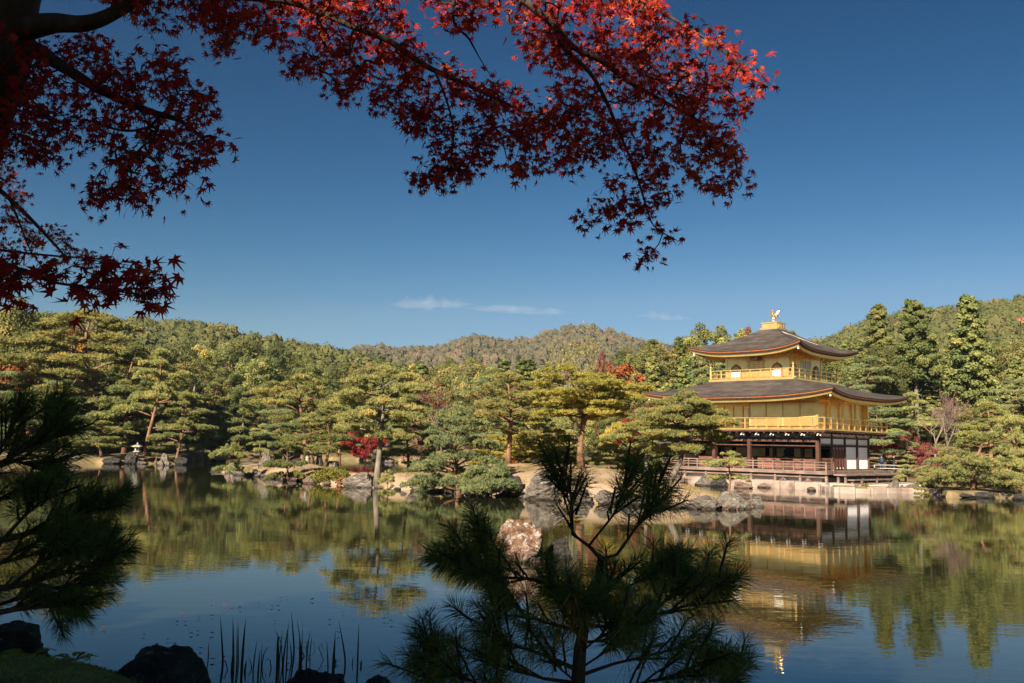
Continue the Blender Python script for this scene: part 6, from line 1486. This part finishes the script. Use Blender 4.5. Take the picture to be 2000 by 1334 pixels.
mp.spray([(-60, 520), (26, 545), (22, 580), (-60, 580)], 2.8, .08, 18, 3, .044, .4, 12)
# the rest of its crown, above and behind the view
for cx, cy, cz, r, n, sd in ((-3.0, 3.2, 6.9, 1.4, 420, 13), (-4.4, 1.6, 6.2, 1.6, 480, 15), (-5.2, 3.4, 5.6, 1.5, 420, 17), (-3.4, 4.8, 7.2, 1.3, 320, 18)):
    rg = np.random.default_rng(sd); d = unit(rg.normal(size=(n, 3))); c = np.array([cx, cy, cz]) + d * r * rg.uniform(.3, 1, (n, 1)) * np.array([1, 1, .5])
    mp.leaves_at(c, unit(rg.normal(size=(n, 3)) + np.array([0, 0, -.4])), unit(rg.normal(0, .4, (n, 3)) + np.array([0, 0, 1])), rg.uniform(.10, .15, n), np.clip(rg.normal(.45, .15, n), 0, 1))
    mp.tr.tube([pt(60, -300, 3.9), (np.array([cx, cy, cz]) + pt(60, -300, 3.9)) / 2 + np.array([0, 0, .15]), (cx, cy, cz)], [.05, .03, .01], 6)
b0 = pt(-300, 1650, 4.7)
mp.finish('maple_tree', 'large near maple with dark red leaves hanging across the top of the picture', 0, tuple(b0))

mq = Maple()
mq.branch([(-420, 1060, 9.2, 24), (-330, 700, 9.0, 20), (-180, 400, 8.6, 14), (-60, 330, 8.3, 8), (0, 372, 8.2, 5), (50, 418, 8.1, 4), (100, 470, 8.0, 3), (135, 510, 8.0, 1.6)])
mq.branch([(20, 392, 8.2, 2.5), (40, 440, 8.1, 2), (60, 490, 8.0, 1.4), (90, 530, 8.0, 1)])
mq.branch([(-60, 480, 8.2, 4), (30, 492, 8.1, 2.6), (110, 500, 8.0, 2), (200, 506, 8.0, 1.2)])
mq.spray([(-60, 300), (10, 312), (36, 352), (60, 398), (92, 430), (150, 470), (215, 502), (160, 520), (92, 514), (66, 552), (20, 548), (-60, 540)], 8.1, .3, 260, 3, .054, .62, 31, 1.2)
mq.finish('maple_tree', 'sunlit orange-red maple branch farther off at the left edge', 0, tuple(pt(-420, 1060, 9.2)))

# ================================================================ near pines: every shoot with its needles
class Needles:
    def __init__(s): s.tr = MB(); s.V = []; s.T = []
    def branch(s, path, Y):
        P = [at_y(a[0], a[1], Y + (a[3] if len(a) > 3 else 0)) for a in path]; s.tr.tube(P, [a[2] / F_PX * Y for a in path], 8); return P
    def shoot(s, p, d, ln, rg, n=85, L=.095, tint=.4, old=0, wide=0):
        d = unit(np.asarray(d, float)); p = np.asarray(p, float)
        s.tr.tube([p - d * ln * .5, p + d * ln * .5, p + d * ln], [.0055, .0045, .003], 5)
        f = rg.uniform(-.25, 1.0, n); c = p + d * ln * f[:, None]
        ra = rg.normal(size=(n, 3)); ra = unit(ra - (ra @ d)[:, None] * d)
        ang = (1.15 + wide - .65 * np.clip(f, 0, 1)) * rg.uniform(.65, 1.25, n)
        t = unit(d * np.cos(ang)[:, None] + ra * np.sin(ang)[:, None] + np.array([0, 0, -.05]))
        s.V.append(blades(c, t, L * rg.uniform(.75, 1.15, n),     .0014, rg, .35, .10)); s.T.append(np.repeat(np.clip(rg.normal(tint, .18, n), 0, .9), 4))
        if old:
            m = old; f = rg.uniform(-.6, .1, m); c = p + d * ln * f[:, None]; t = unit(rg.normal(0, .35, (m, 3)) + np.array([0, -.1, -1.0]) + d * .25)
            s.V.append(blades(c, t, L * rg.uniform(.9, 1.5, m), .0012, rg, .35, .05)); s.T.append(np.repeat(np.clip(rg.normal(.96, .05, m), 0, 1), 4))
    def finish(s, label, base):
        t = empty('pine_tree', base, 0, label, 'pine tree'); b = np.array(base)
        s.tr.v = [(x - b[0], y - b[1], z - b[2]) for x, y, z in s.tr.v]; s.tr.build('trunk', M['bark_dark'], t)
        V = np.concatenate(s.V) - b; link('needles', np_mesh('needles', V, quadfaces(len(V) // 4), M['blackpine'], np.concatenate(s.T)), t); return t
def along(P, f):
    f = f * (len(P) - 1); i = min(int(f), len(P) - 2); u = f - i; return P[i] * (1 - u) + P[i + 1] * u, unit(P[i + 1] - P[i])
fp = Needles(); rg = np.random.default_rng(9); FY = 3.6
gx = float(at_y(1128, 1500, FY)[0]); gz = bank_z(gx, FY)
tr_ = fp.branch([(1126, 1690, 18), (1128, 1400, 14.5), (1129, 1333, 13.5), (1133, 1265, 12), (1148, 1190, 9.5), (1168, 1135, 8), (1174, 1092, 7)], FY)
br = [
 [(1174, 1092, 9), (1152, 1068, 7), (1118, 1043, 6, .04), (1114, 1005, 4.5, .05), (1115, 968, 3.5, .05), (1100, 945, 2.5, .05)],
 [(1116, 990, 3, .05), (1100, 958, 2.4, .06), (1086, 930, 1.6, .06)],
 [(1150, 1066, 5), (1182, 1026, 4.5, -.05), (1203, 1000, 4, -.08), (1211, 972, 3, -.08), (1218, 948, 1.8, -.08)],
 [(1174, 1092, 8), (1204, 1084, 6.5, .05), (1226, 1054, 6, .08), (1243, 1028, 5.2, .1), (1258, 1004, 4.2, .1), (1273, 980, 3, .1), (1284, 952, 1.8, .1)],
 [(1243, 1028, 3.5, .1), (1264, 1008, 2.6, .14), (1278, 990, 1.6, .16)],
 [(1145, 1200, 8), (1120, 1148, 6.5, -.1), (1072, 1140, 5.5, -.15), (1030, 1130, 4.6, -.2), (985, 1128, 4, -.22), (945, 1122, 3, -.25), (915, 1106, 2, -.25)],
 [(1030, 1130, 3.5, -.2), (985, 1140, 3, -.24), (950, 1128, 2.4, -.28), (915, 1110, 1.6, -.3)],
 [(985, 1128, 3, -.22), (958, 1096, 2.4, -.22), (940, 1070, 1.6, -.22)],
 [(1138, 1235, 7), (1090, 1222, 6, .1), (1030, 1205, 5, .2), (985, 1165, 3.8, .25), (960, 1130, 2.4, .3)],
 [(1142, 1220, 7), (1200, 1226, 5.5, -.1), (1265, 1206, 4.8, -.2), (1330, 1186, 4.2, -.25), (1368, 1174, 3.2, -.25), (1400, 1154, 1.8, -.25)],
 [(1265, 1206, 3.4, -.2), (1302, 1170, 2.8, -.1), (1330, 1150, 1.8, -.05)],
 [(1160, 1150, 5), (1215, 1150, 4, .2), (1262, 1130, 3.2, .3), (1300, 1104, 2, .3)],
 [(1131, 1310, 8), (1070, 1282, 5.5, -.1), (1010, 1262, 4.6, -.2), (980, 1248, 3.4, -.25), (952, 1236, 2, -.3)],
 [(1130, 1335, 7), (1060, 1325, 5, .1), (990, 1300, 4, .2), (955, 1290, 2.4, .25)],
 [(1131, 1320, 7), (1200, 1296, 5, .1), (1270, 1280, 4, .15), (1330, 1262, 2.6, .2), (1380, 1275, 1.8, .2)],
 [(1130, 1360, 6), (1230, 1340, 4.5, -.2), (1320, 1318, 3.4, -.25), (1390, 1290, 2, -.3)],
 [(1135, 1255, 5), (1120, 1225, 3.6, -.25), (1135, 1190, 2.4, -.35)],
 [(1135, 1255, 5), (1185, 1250, 3.6, -.3), (1215, 1230, 2.4, -.4)],
 [(1128, 1400, 7), (1040, 1380, 5, -.1), (950, 1345, 3.6, -.2), (885, 1312, 2, -.25)],
 [(1128, 1420, 7), (1000, 1410, 5, .1), (900, 1370, 3.6, .15), (832, 1322, 2, .15)],
 [(900, 1370, 3, .15), (860, 1320, 2.4, .15), (842, 1282, 1.6, .15)],
 [(1128, 1410, 7), (1280, 1390, 5, 0), (1380, 1350, 3.6, .1), (1440, 1324, 2, .1)]]
nb0 = len(br)
for i in range(6):
    yb = 1175 + 150 * (i / 5.0); a = rg.uniform(0, 6.28); l_ = rg.uniform(45, 120) * (.7 + .5 * (i / 5.0)); dx = math.cos(a) * l_; dz = math.sin(a) * l_ / F_PX * FY
    xb = 1168 - (yb - 1135) * .27 if yb < 1265 else 1131
    br.append([(xb, yb + 12, 4), (xb + dx * .55, yb - 8 - .12 * l_, 3, dz * .55), (xb + dx, yb - 22 - .30 * l_, 1.6, dz)])
for bi, pth in enumerate(br):
    P = fp.branch([(a[0], a[1], a[2] * (.48 if bi < 5 else .6)) + tuple(a[3:]) for a in pth], FY); dens = {0: 10, 1: 7, 2: 10, 3: 11, 4: 7, 7: 7, 5: 9}.get(bi, 13 if bi < nb0 else 5)
    for i in range(dens):
        f = .30 + .70 * (i + .5) / dens; p, d = along(P, f); off = unit(rg.normal(size=3)) * np.array([1, 1, .8])
        dd = unit(d * .8 + off * .65 + np.array([0, -.05, .35])); q = p + dd * rg.uniform(.03, .13)
        fp.tr.tube([p, (p + q) / 2 + rg.normal(0, .004, 3), q], [.0045, .004, .0035], 5)
        fp.shoot(q, dd, rg.uniform(.05, .10), rg, 82 if bi < 5 else 92, .072 if bi < 5 else .084, rg.normal(.46, .14), 26 if bi in (8, 9, 11, 16) and i % 2 == 0 else (6 if i % 3 == 0 else 0), .3 if bi < 5 else .1)
    p, d = along(P, 1.0); fp.shoot(p, unit(d + np.array([0, 0, .35])), .07, rg, 70, .075, .5, 0, .25)
    for s in (1, -1):
        e = unit(d + s * .8 * unit(np.cross(d, [0, 1, 0])) + np.array([0, 0, .2])); fp.shoot(p - d * .03, e, .06, rg, 40, .07, .5)
fp.finish('dark young pine growing in front of the pond, its top before the island', (gx, FY, gz))

lp = Needles(); LY = 3.5
lb = float(at_y(-330, 1400, LY)[0])
lp.branch([(-330, 1740, 34), (-325, 1400, 30), (-300, 1150, 26), (-280, 950, 20), (-260, 780, 12)], LY)
for bi, (pth, dens) in enumerate([
 ([(-290, 1000, 10), (-120, 950, 8), (0, 905, 5), (60, 872, 3.6), (112, 848, 2)], 16),
 ([(-60, 930, 5, .1), (30, 900, 4, .15), (80, 915, 2, .2)], 11),
 ([(-20, 910, 4, -.1), (10, 860, 3, -.1), (28, 826, 2, -.1)], 9), ([(40, 885, 3, .1), (75, 850, 2.4, .1), (92, 822, 1.6, .1)], 8),
 ([(-290, 1120, 11), (-120, 1080, 8), (40, 1046, 6), (110, 1022, 4.6), (140, 1010, 3.4), (166, 1000, 2.6), (186, 992, 1.6)], 24),
 ([(60, 1040, 4, .2), (110, 1046, 3, .25), (155, 1034, 2, .3)], 11), ([(0, 1060, 4, -.2), (50, 1005, 3, -.25), (90, 975, 2, -.3)], 11),
 ([(-290, 1180, 11), (-120, 1170, 8), (40, 1142, 6), (120, 1120, 4.6), (155, 1110, 3.4), (178, 1104, 2.4), (198, 1098, 1.6)], 24),
 ([(60, 1138, 4, .2), (120, 1150, 3, .25), (165, 1144, 2, .3)], 11), ([(20, 1146, 4, -.2), (80, 1096, 3, -.25), (130, 1074, 2, -.3)], 11),
 ([(-280, 1230, 10), (-100, 1216, 7), (30, 1190, 5), (90, 1184, 3.6), (140, 1176, 2)], 16),
 ([(-100, 1216, 6, .2), (0, 1180, 4, .25), (70, 1160, 3, .3), (130, 1196, 2, .3)], 14),
 ([(-120, 1080, 6, .25), (-40, 1000, 4, .3), (20, 962, 3, .3), (72, 940, 2, .3)], 12),
 ([(-120, 1130, 6, -.2), (-40, 1110, 4, -.2), (40, 1090, 3, -.25), (110, 1068, 2, -.25)], 13)]):
    P = lp.branch(pth, LY)
    for i in range(dens):
        f = .34 + .66 * (i + .5) / dens; p, d = along(P, f); off = unit(rg.normal(size=3))
        dd = unit(d * 1.0 + off * .7 + np.array([0, 0, .32])); q = p + dd * rg.uniform(.03, .11)
        lp.tr.tube([p, q], [.0045, .0035], 5); lp.shoot(q, dd, rg.uniform(.05, .09), rg, 80, .074, rg.normal(.25, .1))
    p, d = along(P, 1.0); lp.shoot(p, unit(d + np.array([0, 0, .3])), .07, rg, 90, .08, .4)
lp.finish('black-looking pine branches reaching in at the left edge', (lb, LY, bank_z(lb, LY)))

# ================================================================ reeds, moss, drifting leaves, shade trees
def reeds(items, bents, label, seed):
    rg = np.random.default_rng(seed); V = []; Fq = []; T = []
    b = at_z(items[0][0], items[0][1], 0)
    def strip(P, w):
        n = len(P); base = len(V); sd = Vector((1, .25, 0)).normalized(); tt = rg.uniform(.1, .7)
        for i, p in enumerate(P):
            ww = w * (1 - (i / (n - 1)) ** 2.2) + .0008
            for q in (-1, 0, 1): V.append((p[0] + sd.x * ww * q, p[1] + sd.y * ww * q + (0 if q else -.4 * ww), p[2])); T.append(min(1, tt + .5 * (i / (n - 1)) ** 3))
        for i in range(n - 1):
            for q in (0, 1): Fq.append((base + 3 * i + q, base + 3 * i + q + 1, base + 3 * i + q + 4, base + 3 * i + q + 3))
    for (x0, y0, x1, y1, w) in items:
        a = at_z(x0, y0, 0); e = at_y(x1, y1, a[1] + rg.uniform(-.1, .1)); P = []
        for t in np.linspace(0, 1, 7): P.append(a * (1 - t) + e * t + np.array([(x0 - x1) * .0004 * math.sin(math.pi * t), 0, 0]) + np.array([0, 0, -.25]) * (t == 0))
        strip(P, w / F_PX * a[1] * .30)
    for (x0, y0, pts, w) in bents:
        a = at_z(x0, y0, 0); P = [a + np.array([0, 0, -.1])] + [at_y(x, y, a[1] + .03 * i) for i, (x, y) in enumerate(pts)]; strip(P, w / F_PX * a[1] * .30)
    V_ar = np.array(V) - b; o = link('reed_plant', np_mesh('reed_plant', V_ar, np.array(Fq), M['reed'], np.array(T)))
    o.location = b; tag(o, label, 'reed')
reeds([(436, 1300, 430, 1202, 6), (456, 1312, 455, 1204, 7), (463, 1300, 463, 1222, 4), (466, 1300, 465, 1212, 3), (472, 1306, 480, 1208, 8), (452, 1305, 458, 1260, 5), (478, 1310, 482, 1288, 6), (407, 1285, 407, 1254, 3)], [(450, 1308, [(440, 1290), (432, 1292), (426, 1296)], 3)], 'clump of upright reeds at the left of the near water', 1)
reeds([(541, 1322, 542, 1234, 7), (552, 1300, 565, 1214, 5), (560, 1296, 563, 1222, 4), (575, 1278, 569, 1195, 5), (590, 1290, 580, 1208, 4), (586, 1290, 585, 1242, 6), (589, 1295, 591, 1226, 4), (598, 1292, 606, 1230, 4), (494, 1312, 502, 1250, 4), (504, 1318, 508, 1268, 5), (510, 1312, 512, 1256, 3), (492, 1306, 486, 1282, 3), (545, 1300, 552, 1230, 4), (605, 1280, 610, 1240, 3), (570, 1290, 566, 1252, 4)],
      [(545, 1290, [(544, 1244), (558, 1248), (526, 1241)], 3), (553, 1300, [(550, 1262), (546, 1246), (534, 1226)], 3), (602, 1282, [(590, 1272), (575, 1262)], 4), (560, 1284, [(590, 1284), (604, 1278), (598, 1292)], 3), (532, 1306, [(528, 1290), (522, 1286), (517, 1296)], 3), (510, 1300, [(515, 1278), (522, 1264), (532, 1261)], 3), (596, 1268, [(600, 1255), (612, 1256), (616, 1264), (606, 1268)], 2)], 'tangle of bent and broken reeds in the middle of the near water', 2)
reeds([(641, 1312, 638, 1248, 4), (652, 1308, 655, 1230, 6), (650, 1308, 653, 1252, 6), (676, 1300, 661, 1210, 5), (698, 1312, 701, 1218, 5), (705, 1300, 706, 1288, 5), (688, 1296, 690, 1282, 3)], [(677, 1300, [(690, 1306), (704, 1312), (706, 1290)], 4), (652, 1296, [(656, 1288), (660, 1290), (652, 1298)], 3), (640, 1290, [(632, 1290), (622, 1264), (628, 1258), (631, 1270), (627, 1282)], 2)], 'thin reeds at the right of the near water beside the small boulder', 3)
# drifting leaves
lv, lf, _ = star_leaves(np.zeros((1, 3)), np.array([[0, 1., .02]]), np.array([[0, 0, 1.]]), np.array([.035]), np.array([.4]))
for k in range(3):
    V = lv + np.array([0, 0, .010]) + np.random.default_rng(k).normal(0, .002, lv.shape); ms = np_mesh('fallen_leaf', V, lf, M['maple'], np.full(len(V), (.3, .55, .8)[k])); V_['leaf%d' % k] = ms
fl = random.Random(3); spots = [(348, 1217), (362, 1218), (355, 1200), (388, 1208), (415, 1205), (372, 1240), (385, 1236), (412, 1240), (205, 1229), (180, 1238), (280, 1243), (308, 1262), (340, 1262), (326, 1252), (360, 1274), (390, 1270), (412, 1292), (440, 1287), (535, 1215), (530, 1187), (545, 1187), (560, 1168), (548, 1170), (612, 1174), (645, 1162), (668, 1155), (470, 1190), (452, 1185), (440, 1184), (504, 1182), (414, 1178), (670, 1199), (645, 1215), (730, 1202), (752, 1212), (661, 1240), (703, 1301), (745, 1306), (560, 1302), (590, 1295), (640, 1306), (805, 1148), (812, 1154), (806, 1160), (784, 1193), (756, 1212), (762, 1218), (880, 1135), (884, 1143), (600, 1260)]
for i, (x, y) in enumerate(spots):
    p = at_z(x, y, 0); o = link('fallen_leaf', V_['leaf%d' % (i % 3)]); o.location = (p[0], p[1], .004 + .0004 * i); o.rotation_euler = (fl.uniform(-.08, .08), fl.uniform(-.08, .08), fl.uniform(0, 6.28)); s = fl.uniform(1.1, 2.0); o.scale = (s, s, s)
    tag(o, 'fallen red maple leaf floating on the dark near water', 'leaf', 'fallen leaves floating on the near water')
# moss and short grass on the bank
rg = np.random.default_rng(21); C = []
while len(C) < 26000:
    x = rg.uniform(-8.5, -1.0); y = rg.uniform(5.2, 11.2); z = bank_z(x, y)
    if z > .16 and x / y > -.66: C.append((x, y, z - .004))
C = np.array(C); t = unit(rg.normal(0, .55, C.shape) + np.array([0, 0, 1.0])); l = rg.uniform(.012, .045, len(C))
tn = np.array([.5 + .5 * mnoise.noise(Vector((c[0] * 1.3, c[1] * 1.3, 2.0))) for c in C])
V = blades(C, t, l, .005, rg, .4); tag(link('bank_moss', np_mesh('bank_moss', V, quadfaces(len(V) // 4), M['moss'], np.repeat(np.clip(tn + rg.normal(0, .15, len(C)), 0, 1), 4))), 'soft moss and short grass on the near bank', 'moss', kind='stuff')
def fern(px, py, Y, s, label, seed):
    rg = np.random.default_rng(seed); c = at_y(px, py, Y); z = bank_z(c[0], Y); PV = []
    for k in range(6):
        a = rg.uniform(0, 6.28); P = np.array([(math.cos(a) * s * f, math.sin(a) * s * f, s * (.9 * f - .75 * f * f)) for f in np.linspace(.05, 1, 16)])
        d = unit(np.gradient(P, axis=0)); sd = unit(np.cross(d, [0, 0, 1.])); L = s * .30 * np.sin(np.linspace(.25, 3.0, 16)) + .004
        for q in (-1, 1): PV.append(blades(P, unit(sd * q + d * .35), L, L * .16, rg, .4))
        PV.append(blades(P[:-1], d[:-1], s * .08, .002, rg))
    V = np.concatenate(PV); o = link('fern', np_mesh('fern', V, quadfaces(len(V) // 4), M['moss'], np.full(len(V), .45))); o.location = (c[0], Y, z); tag(o, label, 'fern')
fern(55, 1248, 9.3, .28, 'small fern on the moss bank below the dark rough rock', 1)
fern(146, 1256, 9.0, .22, 'fern frond beside the dark boulder on the moss bank', 2)
# the trees behind the photographer whose shade falls on the near bank
for i, (x, y, w, h, lb_, kd) in enumerate([(-9.8, -4.0, 9.2, 12.6, 'tall airy tree shading the near bank, behind the viewpoint', 'shadegap'), (-4.6, -4.2, 8.0, 8.4, 'lower leafy tree close behind the viewpoint', 'shadetree'), (-19, -3.0, 11, 12, 'leafy tree left of the viewpoint over the bank', 'shadegap'), (-14, -13, 12, 15, 'largest leafy tree behind the viewpoint', 'shadegap')]):
    v = V_[kd]; tree_at(kd, (x, y, bank_z(max(-33, x), max(y, -29)) - .1), w / v['W'], h / v['H'], i * 1.7, 'broadleaf_tree', lb_)
